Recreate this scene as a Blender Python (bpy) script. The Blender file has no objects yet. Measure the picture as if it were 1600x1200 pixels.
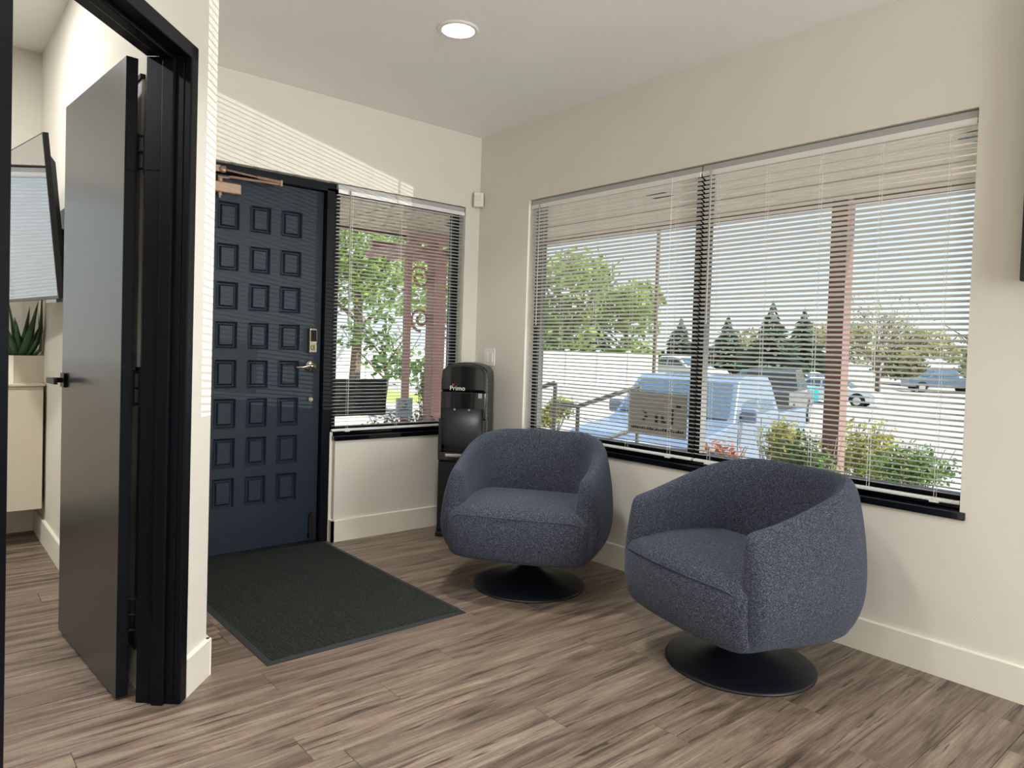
import bpy, bmesh, math, random
from mathutils import Vector, Matrix, Euler
R = math.radians
S = bpy.context.scene
COL = S.collection
rnd = random.Random(7)

# ------------------------------------------------------------------ camera
CX, CY, CZ, FPX, PPX, PPY = -2.9655, -3.8640, 1.175, 1110.6, 804.05, 575.65
_y, _p, _r = 0.7103592, -0.0263743, 0.0317189
def cam_axes(y, p, r):
    f = Vector((math.sin(y)*math.cos(p), math.cos(y)*math.cos(p), math.sin(p)))
    rt = Vector((math.cos(y), -math.sin(y), 0)); u = rt.cross(f)
    c, s = math.cos(r), math.sin(r)
    return rt*c + u*s, u*c - rt*s, f
rt, up, fw = cam_axes(_y, _p, _r)
cd = bpy.data.cameras.new('camera'); cam = bpy.data.objects.new('camera', cd); COL.objects.link(cam)
cam.matrix_world = Matrix(((rt.x, up.x, -fw.x, CX), (rt.y, up.y, -fw.y, CY), (rt.z, up.z, -fw.z, CZ), (0, 0, 0, 1)))
cd.sensor_fit = 'HORIZONTAL'; cd.sensor_width = 36; cd.lens = FPX/1600*36
cd.shift_x = -(PPX-800)/1600; cd.shift_y = (PPY-600)/1600
cd.clip_start = 0.05; cd.clip_end = 500
S.camera = cam

# ------------------------------------------------------------------ world, sun, lamps, exposure
S.view_settings.view_transform = 'Standard'; S.view_settings.look = 'None'
S.view_settings.gamma = 1; S.view_settings.use_curve_mapping = False
S.view_settings.exposure = 0.0
SKY, SUN, CAN_FILL, OFFICE_FILL, GLINT = 1.12, 13.5, 11.5, 30.0, 4800.0
w = bpy.data.worlds.new('world'); S.world = w; w.use_nodes = True
nt = w.node_tree; nt.nodes.clear()
o_ = nt.nodes.new('ShaderNodeOutputWorld'); b_ = nt.nodes.new('ShaderNodeBackground')
tc = nt.nodes.new('ShaderNodeTexCoord'); sp = nt.nodes.new('ShaderNodeSeparateXYZ'); cr = nt.nodes.new('ShaderNodeValToRGB')
nt.links.new(tc.outputs['Generated'], sp.inputs[0]); nt.links.new(sp.outputs['Z'], cr.inputs[0])
nt.links.new(cr.outputs[0], b_.inputs[0]); nt.links.new(b_.outputs[0], o_.inputs[0])
cr.color_ramp.elements[0].position = 0.0; cr.color_ramp.elements[0].color = (0.90, 0.95, 1.0, 1)
cr.color_ramp.elements[1].position = 0.55; cr.color_ramp.elements[1].color = (0.42, 0.62, 0.95, 1)
b_.inputs[1].default_value = SKY
sd = bpy.data.lights.new('sun', 'SUN'); sd.energy = SUN; sd.angle = R(0.6); sd.color = (1, 0.95, 0.86)
so = bpy.data.objects.new('sun', sd); COL.objects.link(so)
so.rotation_euler = Vector((0.30, -0.55, 0.95)).to_track_quat('Z', 'Y').to_euler()
# sunlight glancing up off a car parked outside the frame (throws the slat stripes over the door)
gd = bpy.data.lights.new('car_glint', 'SPOT'); gd.energy = GLINT; gd.spot_size = R(26); gd.spot_blend = 0.3
gd.shadow_soft_size = 0.004; gd.color = (1, 0.95, 0.88)
go = bpy.data.objects.new('car_glint', gd); COL.objects.link(go)
_g = Vector((-0.754, 0.631, 0.184)); go.location = Vector((0, -1.55, 2.11)) - _g*12.0
go.rotation_euler = (go.location - Vector((0, -1.7, 1.4))).to_track_quat('Z', 'Y').to_euler()
def area(name, loc, power, size=0.15, color=(1, 0.985, 0.955), rot=(0, 0, 0), shape='DISK', sy=None):
    d = bpy.data.lights.new(name, 'AREA'); d.spread = R(125); d.energy = power; d.shape = shape; d.size = size; d.color = color
    if sy: d.size_y = sy
    o = bpy.data.objects.new(name, d); COL.objects.link(o); o.location = loc; o.rotation_euler = rot
    return o
LAMP_XY = [(-1.092, -1.226), (-2.05, -2.35), (-2.95, -3.35), (-3.5, -4.6), (-2.6, -5.3), (-3.6, -5.8)]  # first is the visible ceiling light; the rest are unseen lamps added for brightness
for x, y in LAMP_XY:
    area('can_fill_lamp', (x, y, 2.588), CAN_FILL)
# added fill light well behind the viewer; the wall there has no window
fl_ = area('front_fill_light', (-1.0, -6.6, 1.45), 115, 1.8, (0.96, 0.98, 1.0), (-math.pi/2, 0, 0), 'RECTANGLE', 2.0); fl_.rotation_euler = Vector((0, -1, 0)).to_track_quat('Z', 'Y').to_euler(); fl_.data.spread = R(170)
for x, y in [(-3.1, 0.0), (-4.6, 0.0), (-4.6, -1.9)]:
    area('office_fill_lamp', (x, y, 2.828), OFFICE_FILL).data.spread = R(180)  # unseen lamps without fixtures, added to brighten the office

# ------------------------------------------------------------------ materials
def mat(name, color, rough=0.5, metal=0.0, spec=0.5, noise=0.0, nscale=8.0, bump=0.0, bscale=80.0, emit=0, sheen=0.0, coat=0.0):
    m = bpy.data.materials.new(name); m.use_nodes = True
    t = m.node_tree; b = t.nodes['Principled BSDF']
    b.inputs['Roughness'].default_value = rough; b.inputs['Metallic'].default_value = metal
    b.inputs['Specular IOR Level'].default_value = spec
    b.inputs['Base Color'].default_value = (*color, 1)
    if sheen: b.inputs['Sheen Weight'].default_value = sheen
    if coat: b.inputs['Coat Weight'].default_value = coat
    if emit: b.inputs['Emission Color'].default_value = (*color, 1); b.inputs['Emission Strength'].default_value = emit
    tcn = t.nodes.new('ShaderNodeTexCoord')
    n = t.nodes.new('ShaderNodeTexNoise'); n.inputs['Scale'].default_value = nscale; n.inputs['Detail'].default_value = 4
    t.links.new(tcn.outputs['Object'], n.inputs['Vector'])
    mx = t.nodes.new('ShaderNodeMixRGB'); mx.blend_type = 'MULTIPLY'; mx.inputs[0].default_value = 1
    mx.inputs[1].default_value = (*color, 1)
    rp = t.nodes.new('ShaderNodeMapRange'); rp.inputs['From Min'].default_value = 0.3; rp.inputs['From Max'].default_value = 0.7
    rp.inputs['To Min'].default_value = 1-noise; rp.inputs['To Max'].default_value = 1+noise*0.3
    t.links.new(n.outputs['Fac'], rp.inputs['Value']); t.links.new(rp.outputs[0], mx.inputs[2])
    t.links.new(mx.outputs[0], b.inputs['Base Color'])
    if bump:
        n2 = t.nodes.new('ShaderNodeTexNoise'); n2.inputs['Scale'].default_value = bscale; n2.inputs['Detail'].default_value = 3
        t.links.new(tcn.outputs['Object'], n2.inputs['Vector'])
        bp = t.nodes.new('ShaderNodeBump'); bp.inputs['Strength'].default_value = bump; bp.inputs['Distance'].default_value = 0.004
        t.links.new(n2.outputs['Fac'], bp.inputs['Height']); t.links.new(bp.outputs[0], b.inputs['Normal'])
    return m
def srgb(r, g, b):
    f = lambda c: (c/255/12.92) if c/255 <= 0.04045 else ((c/255+0.055)/1.055)**2.4
    return (f(r), f(g), f(b))
M = {}
M['wall'] = mat('wall_paint', srgb(226, 222, 211), 0.75, noise=0.02, nscale=3, bump=0.12, bscale=120, spec=0.2)
M['ceil'] = mat('ceiling_paint', srgb(243, 243, 240), 0.8, noise=0.02, nscale=3, spec=0.2)
M['trim'] = mat('trim_paint', srgb(234, 230, 216), 0.45, noise=0.01)
M['black'] = mat('black_frame', srgb(9, 12, 18), 0.36, spec=0.2, noise=0.1, nscale=20)
M['dblack'] = mat('door_black', srgb(22, 26, 28), 0.42, coat=0.5, noise=0.06, nscale=14)
M['door'] = mat('door_blue', srgb(26, 39, 49), 0.45, spec=0.3, noise=0.10, nscale=30, bump=0.05, bscale=60)
M['bronze'] = mat('bronze', srgb(156, 132, 114), 0.35, metal=0.6)
M['nickel'] = mat('nickel', srgb(190, 180, 165), 0.25, metal=0.95)
M['chrome'] = mat('chrome', srgb(210, 210, 212), 0.12, metal=1.0)
M['dblack'].node_tree.nodes['Principled BSDF'].inputs['Coat Roughness'].default_value = 0.22
M['gloss'] = mat('gloss_black', srgb(8, 11, 17), 0.12, coat=0.5)
M['satin'] = mat('satin_black', srgb(12, 15, 21), 0.38)
M['base'] = mat('chair_base', srgb(12, 16, 24), 0.45)
M['white'] = mat('white_plastic', srgb(235, 233, 226), 0.4)
M['slat'] = mat('slat', srgb(232, 232, 228), 0.38)
M['railgrey'] = mat('headrail_grey', srgb(176, 176, 172), 0.45)
M['rubber'] = mat('rubber', srgb(38, 42, 44), 0.7)
M['cab'] = mat('cabinet', srgb(222, 214, 194), 0.35)
M['pot'] = mat('pot', srgb(228, 222, 204), 0.4)
M['leaf'] = mat('aloe', srgb(58, 92, 56), 0.4, noise=0.35, nscale=30)
M['soil'] = mat('soil', srgb(40, 32, 26), 0.9)
M['screen'] = mat('screen', srgb(8, 9, 11), 0.03, spec=1.0, coat=1.0)
M['screen'].node_tree.nodes['Principled BSDF'].inputs['Coat IOR'].default_value = 2.2
M['post'] = mat('redwood_paint', srgb(116, 80, 76), 0.6, noise=0.1)
M['soffit'] = mat('soffit', srgb(196, 182, 166), 0.6, noise=0.03)
M['grey'] = mat('film_grey', srgb(160, 158, 150), 0.5)
M['ink'] = mat('ink', srgb(14, 14, 16), 0.5)
M['asphalt'] = mat('asphalt', srgb(138, 137, 136), 0.9, noise=0.25, nscale=0.6)
M['gravel'] = mat('gravel', srgb(172, 162, 148), 0.95, noise=0.45, nscale=9)
M['grass'] = mat('grass', srgb(140, 152, 78), 0.9, noise=0.3, nscale=2)
M['fence'] = mat('white_fence', srgb(244, 244, 242), 0.7)
M['tire'] = mat('tire', srgb(28, 28, 30), 0.7)
M['carglass'] = mat('car_glass', srgb(70, 92, 112), 0.08, spec=0.8)
M['bark'] = mat('bark', srgb(112, 94, 80), 0.9, noise=0.3)
for n, c in dict(spruce=(76, 104, 86), leafy=(142, 166, 80), bud=(158, 160, 108), hedge=(96, 128, 62), gold=(160, 160, 70), rust=(178, 112, 80), twig=(140, 126, 110)).items():
    M[n] = mat('foliage_'+n, srgb(*c), 0.7, noise=0.4, nscale=5)
for n in ('leafy', 'hedge', 'gold', 'bud', 'rust'):
    t_ = M[n].node_tree; pb = t_.nodes['Principled BSDF']; ou = t_.nodes['Material Output']
    tl = t_.nodes.new('ShaderNodeBsdfTranslucent'); ms = t_.nodes.new('ShaderNodeMixShader'); ms.inputs[0].default_value = 0.45
    lk = pb.inputs['Base Color'].links[0].from_socket; t_.links.new(lk, tl.inputs[0])
    t_.links.new(pb.outputs[0], ms.inputs[1]); t_.links.new(tl.outputs[0], ms.inputs[2]); t_.links.new(ms.outputs[0], ou.inputs[0])
def carpaint(n, c): M[n] = mat('paint_'+n, srgb(*c), 0.25, coat=0.6)
carpaint('p_truck', (104, 122, 148)); carpaint('p_white', (238, 240, 242)); carpaint('p_cyan', (30, 160, 172)); carpaint('p_dark', (50, 58, 62)); carpaint('p_blue', (92, 118, 142))
carpaint('p_silver', (168, 178, 186))

def fabric():
    m = bpy.data.materials.new('tweed'); m.use_nodes = True; t = m.node_tree; b = t.nodes['Principled BSDF']
    tcn = t.nodes.new('ShaderNodeTexCoord')
    mp = t.nodes.new('ShaderNodeMapping'); mp.inputs['Scale'].default_value = (1, 1, 2.2)
    t.links.new(tcn.outputs['Object'], mp.inputs[0])
    n = t.nodes.new('ShaderNodeTexNoise'); n.inputs['Scale'].default_value = 190; n.inputs['Detail'].default_value = 3; n.inputs['Roughness'].default_value = 0.7
    t.links.new(mp.outputs[0], n.inputs['Vector'])
    r = t.nodes.new('ShaderNodeValToRGB'); e = r.color_ramp.elements
    e[0].position = 0.36; e[0].color = (*srgb(26, 31, 44), 1); e[1].position = 0.68; e[1].color = (*srgb(112, 113, 122), 1)
    k = e.new(0.5); k.color = (*srgb(51, 56, 71), 1)
    t.links.new(n.outputs['Fac'], r.inputs[0]); t.links.new(r.outputs[0], b.inputs['Base Color'])
    b.inputs['Roughness'].default_value = 0.85; b.inputs['Specular IOR Level'].default_value = 0.25
    b.inputs['Sheen Weight'].default_value = 0.12; b.inputs['Sheen Tint'].default_value = (0.6, 0.75, 1, 1)
    bp = t.nodes.new('ShaderNodeBump'); bp.inputs['Strength'].default_value = 0.6; bp.inputs['Distance'].default_value = 0.003
    t.links.new(n.outputs['Fac'], bp.inputs['Height']); t.links.new(bp.outputs[0], b.inputs['Normal'])
    return m
M['fabric'] = fabric()

def wood():
    m = bpy.data.materials.new('plank_wood'); m.use_nodes = True; t = m.node_tree; b = t.nodes['Principled BSDF']
    L = t.links.new; N = t.nodes.new
    g = N('ShaderNodeNewGeometry'); oi = N('ShaderNodeObjectInfo')
    off = N('ShaderNodeVectorMath'); off.operation = 'SCALE'; off.inputs[0].default_value = (37, 91, 13)
    L(oi.outputs['Random'], off.inputs['Scale'])
    ad = N('ShaderNodeVectorMath'); ad.operation = 'ADD'; L(g.outputs['Position'], ad.inputs[0]); L(off.outputs[0], ad.inputs[1])
    def noise(scale, vec, detail=5, rough=0.6, dist=0.0):
        mp = N('ShaderNodeMapping'); mp.inputs['Scale'].default_value = vec; L(ad.outputs[0], mp.inputs[0])
        n = N('ShaderNodeTexNoise'); n.inputs['Scale'].default_value = scale; n.inputs['Detail'].default_value = detail
        n.inputs['Roughness'].default_value = rough; n.inputs['Distortion'].default_value = dist
        L(mp.outputs[0], n.inputs['Vector']); return n
    n1 = noise(1.0, (2.2, 26, 1), 6, 0.62, 0.6)      # long grain bands
    n2 = noise(1.0, (5, 140, 1), 4, 0.6, 0.2)        # fine grain
    n3 = noise(1.0, (110, 14, 1), 2, 0.5, 0.4)       # saw marks across the board
    n4 = noise(1.0, (1.6, 9, 1), 3, 0.5, 1.2)        # dark patches and knots
    n5 = noise(1.0, (3.2, 60, 1), 3, 0.55, 0.8)      # thin dark cracks
    r1 = N('ShaderNodeValToRGB'); e = r1.color_ramp.elements
    e[0].position = 0.30; e[0].color = (*srgb(74, 63, 55), 1); e[1].position = 0.72; e[1].color = (*srgb(160, 144, 127), 1)
    k = e.new(0.5); k.color = (*srgb(127, 110, 96), 1)
    L(n1.outputs['Fac'], r1.inputs[0])
    def mul(a, fac, lo, hi, f0=0.3, f1=0.7):
        mr = N('ShaderNodeMapRange'); mr.inputs['From Min'].default_value = f0; mr.inputs['From Max'].default_value = f1
        mr.inputs['To Min'].default_value = lo; mr.inputs['To Max'].default_value = hi; L(fac, mr.inputs['Value'])
        mx = N('ShaderNodeMixRGB'); mx.blend_type = 'MULTIPLY'; mx.inputs[0].default_value = 1; L(a, mx.inputs[1]); L(mr.outputs[0], mx.inputs[2]); return mx.outputs[0]
    c = mul(r1.outputs[0], n2.outputs['Fac'], 0.72, 1.16)
    c = mul(c, n3.outputs['Fac'], 0.93, 1.04)
    c = mul(c, n4.outputs['Fac'], 0.45, 1.0, 0.24, 0.36)
    c = mul(c, n5.outputs['Fac'], 0.28, 1.0, 0.31, 0.385)
    c = mul(c, oi.outputs['Random'], 0.82, 1.06, 0, 1)
    L(c, b.inputs['Base Color'])
    b.inputs['Roughness'].default_value = 0.42; b.inputs['Specular IOR Level'].default_value = 0.45
    bp = N('ShaderNodeBump'); bp.inputs['Strength'].default_value = 0.25; bp.inputs['Distance'].default_value = 0.002
    L(n2.outputs['Fac'], bp.inputs['Height']); L(bp.outputs[0], b.inputs['Normal'])
    return m
M['wood'] = wood()

def matmat():
    m = bpy.data.materials.new('ribbed_mat'); m.use_nodes = True; t = m.node_tree; b = t.nodes['Principled BSDF']
    tcn = t.nodes.new('ShaderNodeTexCoord')
    n = t.nodes.new('ShaderNodeTexNoise'); n.inputs['Scale'].default_value = 240; t.links.new(tcn.outputs['Object'], n.inputs['Vector'])
    r = t.nodes.new('ShaderNodeValToRGB'); r.color_ramp.elements[0].position = 0.35; r.color_ramp.elements[0].color = (*srgb(17, 19, 19), 1)
    r.color_ramp.elements[1].position = 0.72; r.color_ramp.elements[1].color = (*srgb(74, 78, 76), 1)
    t.links.new(n.outputs['Fac'], r.inputs[0]); t.links.new(r.outputs[0], b.inputs['Base Color'])
    b.inputs['Roughness'].default_value = 0.95; b.inputs['Specular IOR Level'].default_value = 0.15
    return m
M['mat'] = matmat()

def glass(name, tint=(0.97, 0.99, 0.98), refl=0.07):
    m = bpy.data.materials.new(name); m.use_nodes = True; t = m.node_tree; t.nodes.clear()
    o = t.nodes.new('ShaderNodeOutputMaterial'); mx = t.nodes.new('ShaderNodeMixShader'); tr = t.nodes.new('ShaderNodeBsdfTransparent')
    gl = t.nodes.new('ShaderNodeBsdfGlossy'); gl.inputs['Roughness'].default_value = 0.01; tr.inputs[0].default_value = (*tint, 1)
    lw = t.nodes.new('ShaderNodeLayerWeight'); lw.inputs[0].default_value = 0.12
    t.links.new(lw.outputs['Fresnel'], mx.inputs[0]); t.links.new(tr.outputs[0], mx.inputs[1]); t.links.new(gl.outputs[0], mx.inputs[2]); t.links.new(mx.outputs[0], o.inputs[0])
    return m
M['glass'] = glass('window_glass')
em = bpy.data.materials.new('lamp_diffuser'); em.use_nodes = True
em.node_tree.nodes['Principled BSDF'].inputs['Emission Color'].default_value = (1, 0.97, 0.92, 1)
em.node_tree.nodes['Principled BSDF'].inputs['Emission Strength'].default_value = 6
M['emit'] = em

# ------------------------------------------------------------------ mesh helpers
def BM(): return bmesh.new()
def box(bm, x0, x1, y0, y1, z0, z1, mtx=None):
    vs = [bm.verts.new(Vector((x, y, z)) if mtx is None else mtx @ Vector((x, y, z))) for z in (z0, z1) for y in (y0, y1) for x in (x0, x1)]
    for f in ((0, 2, 3, 1), (4, 5, 7, 6), (0, 1, 5, 4), (2, 6, 7, 3), (0, 4, 6, 2), (1, 3, 7, 5)):
        bm.faces.new([vs[i] for i in f])
    return vs
def prism(bm, pts, z0, z1):
    a = [bm.verts.new((x, y, z0)) for x, y in pts]; b = [bm.verts.new((x, y, z1)) for x, y in pts]
    n = len(pts); bm.faces.new(a[::-1]); bm.faces.new(b)
    for i in range(n): bm.faces.new((a[i], a[(i+1) % n], b[(i+1) % n], b[i]))
def tube(bm, pts, r, seg=10, rs=None, cap=True):
    pts = [Vector(p) for p in pts]; rings = []
    ref = Vector((0, 0, 1))
    for i, p in enumerate(pts):
        d = (pts[min(i+1, len(pts)-1)] - pts[max(i-1, 0)]).normalized()
        a = d.cross(ref if abs(d.z) < 0.95 else Vector((1, 0, 0))).normalized(); b = d.cross(a)
        rr = rs[i] if rs else r
        rings.append([bm.verts.new(p + (a*math.cos(2*math.pi*k/seg) + b*math.sin(2*math.pi*k/seg))*rr) for k in range(seg)])
    for i in range(len(rings)-1):
        for k in range(seg): bm.faces.new((rings[i][k], rings[i][(k+1) % seg], rings[i+1][(k+1) % seg], rings[i+1][k]))
    if cap: bm.faces.new(rings[0][::-1]); bm.faces.new(rings[-1])
def cyl(bm, c, axis, r, h, seg=20, r2=None):
    c = Vector(c); axis = Vector(axis).normalized()
    tube(bm, [c, c+axis*h], r, seg, rs=[r, r if r2 is None else r2])
def lathe(bm, prof, seg=40, c=(0, 0, 0)):
    rings = [[bm.verts.new((c[0]+r*math.cos(2*math.pi*k/seg), c[1]+r*math.sin(2*math.pi*k/seg), c[2]+z)) for k in range(seg)] for r, z in prof]
    for i in range(len(rings)-1):
        for k in range(seg): bm.faces.new((rings[i][k], rings[i][(k+1) % seg], rings[i+1][(k+1) % seg], rings[i+1][k]))
    bm.faces.new(rings[0][::-1]); bm.faces.new(rings[-1])
def sphere(bm, c, r, sc=(1, 1, 1), sub=2):
    m = Matrix.Translation(c) @ Matrix.Diagonal((*sc, 1)); bmesh.ops.create_icosphere(bm, subdivisions=sub, radius=r, matrix=m)
def obj(name, bm, m, parent=None, smooth=False, bevel=0, bseg=2, label=None, sub=0, loc=None):
    bmesh.ops.recalc_face_normals(bm, faces=bm.faces)
    me = bpy.data.meshes.new(name); bm.to_mesh(me); bm.free()
    return link(name, me, m, parent, smooth, bevel, bseg, label, sub, loc)
def link(name, me, m, parent=None, smooth=False, bevel=0, bseg=2, label=None, sub=0, loc=None):
    o = bpy.data.objects.new(name, me); COL.objects.link(o)
    if m is not None and not me.materials: me.materials.append(M[m] if isinstance(m, str) else m)
    if smooth:
        for p in me.polygons: p.use_smooth = True
    if bevel:
        b = o.modifiers.new('bevel', 'BEVEL'); b.width = bevel; b.segments = bseg; b.limit_method = 'ANGLE'; b.angle_limit = R(35)
        b.harden_normals = False
    if sub:
        s = o.modifiers.new('sub', 'SUBSURF'); s.levels = sub; s.render_levels = sub
    if parent: o.parent = parent
    if label: o['label'] = label
    if loc: o.location = loc
    return o
def tag(o, label, cat, group=None, kind=None):
    o['label'] = label; o['category'] = cat
    if group: o['group'] = group
    if kind: o['kind'] = kind
    return o
def empty(name, loc=(0, 0, 0), rz=0, label='', cat='', group=None, kind=None):
    o = bpy.data.objects.new(name, None); COL.objects.link(o); o.location = loc; o.rotation_euler = (0, 0, rz); o.empty_display_size = 0.1
    return tag(o, label, cat, group, kind)
def struct(name, bm, m, label, cat, **k):
    o = obj(name, bm, m, **k); return tag(o, label, cat, kind='structure')
def copytree(o, parent=None):
    c = o.copy(); COL.objects.link(c)
    if parent: c.parent = parent
    for ch in list(o.children): copytree(ch, c)
    return c
def text(name, body, size, m, parent, loc, rot, ext=0.0006, align='CENTER', sx=1, label=None):
    cu = bpy.data.curves.new(name, 'FONT'); cu.body = body; cu.size = size; cu.extrude = ext; cu.align_x = align; cu.align_y = 'CENTER'
    cu.materials.append(M[m]); o = bpy.data.objects.new(name, cu); COL.objects.link(o)
    bpy.context.view_layer.update()
    me = bpy.data.meshes.new_from_object(o.evaluated_get(bpy.context.evaluated_depsgraph_get())); bpy.data.objects.remove(o)
    o = bpy.data.objects.new(name, me); COL.objects.link(o)
    if not me.materials: me.materials.append(M[m])
    o.parent = parent; o.location = loc; o.rotation_euler = rot; o.scale = (sx, 1, 1)
    if label: o['label'] = label
    return o

H = 2.6; HO = 2.84
A48 = R(48.0); DV = Vector((math.cos(A48), math.sin(A48), 0)); NN = Vector((DV.y, -DV.x, 0)); SC = Vector((-2.155, -1.31, 0))
PM = Matrix(((-DV.x, NN.x, 0, SC.x), (-DV.y, NN.y, 0, SC.y), (0, 0, 1, 0), (0, 0, 0, 1)))   # local: x = along the wall away from the stub, y = into the main room
def P2(s, d): v = PM @ Vector((s, d, 0)); return (v.x, v.y)
TH = 0.125   # partition thickness
PEND = 3.5

# ------------------------------------------------------------------ floor
bm = BM(); box(bm, -7, 0.12, -6.7, 1.4, -0.05, -0.0125)
fl = struct('floor', bm, 'wood', 'grey-brown wood plank floor running through both rooms', 'floor')
W = 0.1525; Y0 = -1.7195; Lp = 1.22
known = {0: -1.38, -1: -1.70, -3: -1.99, -4: -1.385, 1: -1.996, -2: -0.86, 2: -1.05, 3: -1.62, -5: -0.75, -6: -1.15, 4: -0.78}
for k in range(-11, 20):
    y0 = Y0 + k*W; off = known.get(k, -rnd.uniform(0, Lp))
    x = 0.0; cuts = []
    j = off
    while j > -4.4: cuts.append(j); j -= Lp
    j = off+Lp
    while j < -0.02: cuts.append(j); j += Lp
    cuts = sorted(cuts + [0.0]); lo = cuts[0]-Lp
    for c in cuts:
        a, b = lo, c; lo = c
        if b < -4.4: continue
        g = 0.0006; bm = BM()
        v = box(bm, -(b-a)/2+g, (b-a)/2-g, -W/2+g, W/2-g, -0.012, 0.0)
        bmesh.ops.bevel(bm, geom=[e for e in bm.edges if all(abs(q.co.z) < 1e-6 for q in e.verts)], offset=0.0012, segments=1, affect='EDGES')
        o = obj('plank', bm, 'wood', fl); o.location = ((a+b)/2, y0+W/2, 0)

# ------------------------------------------------------------------ room shell
WZ0, WZ1 = 0.600, 2.113       # window / header heights
bm = BM(); box(bm, 0, 0.12, -6.7, -2.965, 0, H); box(bm, 0, 0.12, -0.506, 0.12, 0, H); box(bm, 0, 0.12, -2.965, -0.506, 0, WZ0); box(bm, 0, 0.12, -2.965, -0.506, WZ1, H)
struct('wall_right', bm, 'wall', 'off-white wall around the wide window', 'wall')
bm = BM(); box(bm, -2.16, -2.05, 0, 0.12, 0, H); box(bm, -0.116, 0, 0, 0.12, 0, H); box(bm, -2.05, -0.116, 0, 0.12, 2.118, H); box(bm, -1.025, -0.116, 0, 0.12, 0, WZ0)
struct('wall_back', bm, 'wall', 'off-white wall around the dark entrance door and narrow window', 'wall')
bm = BM()
prism(bm, [P2(0, 0), (-2.155, -1.26), (-2.355, -1.26), (-2.355, P2(0.125, -TH)[1]+0.05), P2(0.165, -TH+0.0), P2(0.165, 0)], 0, HO+0.06)
m4 = PM
box(bm, 1.02, PEND, -TH, 0, 0, HO+0.06, m4); box(bm, 0.165, 1.02, -TH, 0, 2.09, HO+0.06, m4)
struct('wall_left', bm, 'wall', 'off-white angled partition with the office doorway, bright narrow end beside the black frame', 'wall')
bm = BM(); box(bm, -2.355, -2.155, -1.26, 1.4, 0, HO+0.06)
struct('wall_hall', bm, 'wall', 'off-white wall between office and entrance door, mostly behind the open door', 'wall')
bm = BM(); box(bm, -7, -2.355, 1.225, 1.345, 0, HO+0.06)
# far office wall with a window further left
bmesh.ops.delete(bm, geom=list(bm.verts), context='VERTS')
OW0, OW1, OZ0, OZ1 = -4.9, -2.75, 0.95, 2.12
for q in ((-7, OW0, 0, HO+.06), (OW1, -2.355, 0, HO+.06), (OW0, OW1, 0, OZ0), (OW0, OW1, OZ1, HO+.06)): box(bm, q[0], q[1], 1.225, 1.345, q[2], q[3])
struct('wall_far', bm, 'wall', 'off-white far wall of the office behind the planter', 'wall')
bm = BM(); box(bm, -7.1, -7, -4.2, 1.345, 0, HO+0.06); box(bm, -7, PM.translation.x-PEND*DV.x, -4.3, -4.2, 0, HO+0.06)
struct('wall_office_side', bm, 'wall', 'off-white office wall outside the picture', 'wall')
e1 = P2(PEND, 0)
bm = BM(); box(bm, e1[0]-0.12, e1[0], -6.7, e1[1], 0, H); box(bm, e1[0], 0.12, -6.8, -6.7, 0, H)
struct('wall_front', bm, 'wall', 'off-white wall behind the viewer', 'wall')
ring = [(e1[0]-0.12, -6.8), (0.12, -6.8), (0.12, 0.12), (-2.25, 0.12), (-2.25, -1.3), P2(0.1, -0.06), P2(PEND, -0.06)]
bm = BM(); prism(bm, ring, H, H+0.04)
struct('ceiling', bm, 'ceil', 'smooth off-white ceiling', 'ceiling')
bm = BM(); prism(bm, [(-7.1, -4.3), P2(PEND, -0.06), P2(0.1, -0.06), (-2.25, -1.3), (-2.25, 1.345), (-7.1, 1.345)], HO, HO+0.05)
struct('ceiling_office', bm, 'ceil', 'off-white office ceiling seen through the doorway', 'ceiling')
# roof over everything so that no sky leaks in, with the porch overhang
por = empty('porch_roof', (0, 0, 0), 0, 'beige porch soffit with brown edge board outside both windows', 'porch roof')
bm = BM(); prism(bm, [(0.13, -9), (2.32, -9), (2.32, 2.65), (-2.4, 2.65), (-2.4, 1.36), (-2.14, 1.36), (-2.14, 0.13), (0.13, 0.13)], 2.36, 2.42)
obj('soffit', bm, 'soffit', por)
bm = BM(); prism(bm, [(2.32, -9), (2.38, -9), (2.38, 2.71), (-2.4, 2.71), (-2.4, 2.65), (2.32, 2.65)], 2.33, 2.56)
obj('fascia', bm, 'post', por)
bm = BM(); prism(bm, [(-7.2, -9), (2.40, -9), (2.40, 2.72), (-2.6, 2.72), (-2.6, 1.5), (-7.2, 1.5)], 2.95, 3.05); obj('roof_deck', bm, 'soffit', por)
for k in range(14):      # board joints on the soffit
    pass
bm = BM(); 
for k in range(10):
    box(bm, 0.18+0.22*k, 0.186+0.22*k, -8.9, 2.62, 2.352, 2.36)
o = obj('batten', bm, 'soffit', por); o['kind'] = 'stuff'
for (x, y) in [(1.05, 1.75), (1.3, -0.5), (1.25, -2.6)]:
    bm = BM(); lathe(bm, [(0.10, 0), (0.10, -0.008), (0.075, -0.012), (0.07, -0.004)], 24, (x, y, 2.36)); obj('soffit_vent', bm, 'black', por)
# exterior wall skin so the building is closed seen from outside
bm = BM(); box(bm, -2.14, -0.02, 0.12, 0.125, 2.118, 2.36); obj('cladding', bm, 'soffit', por)

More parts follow.
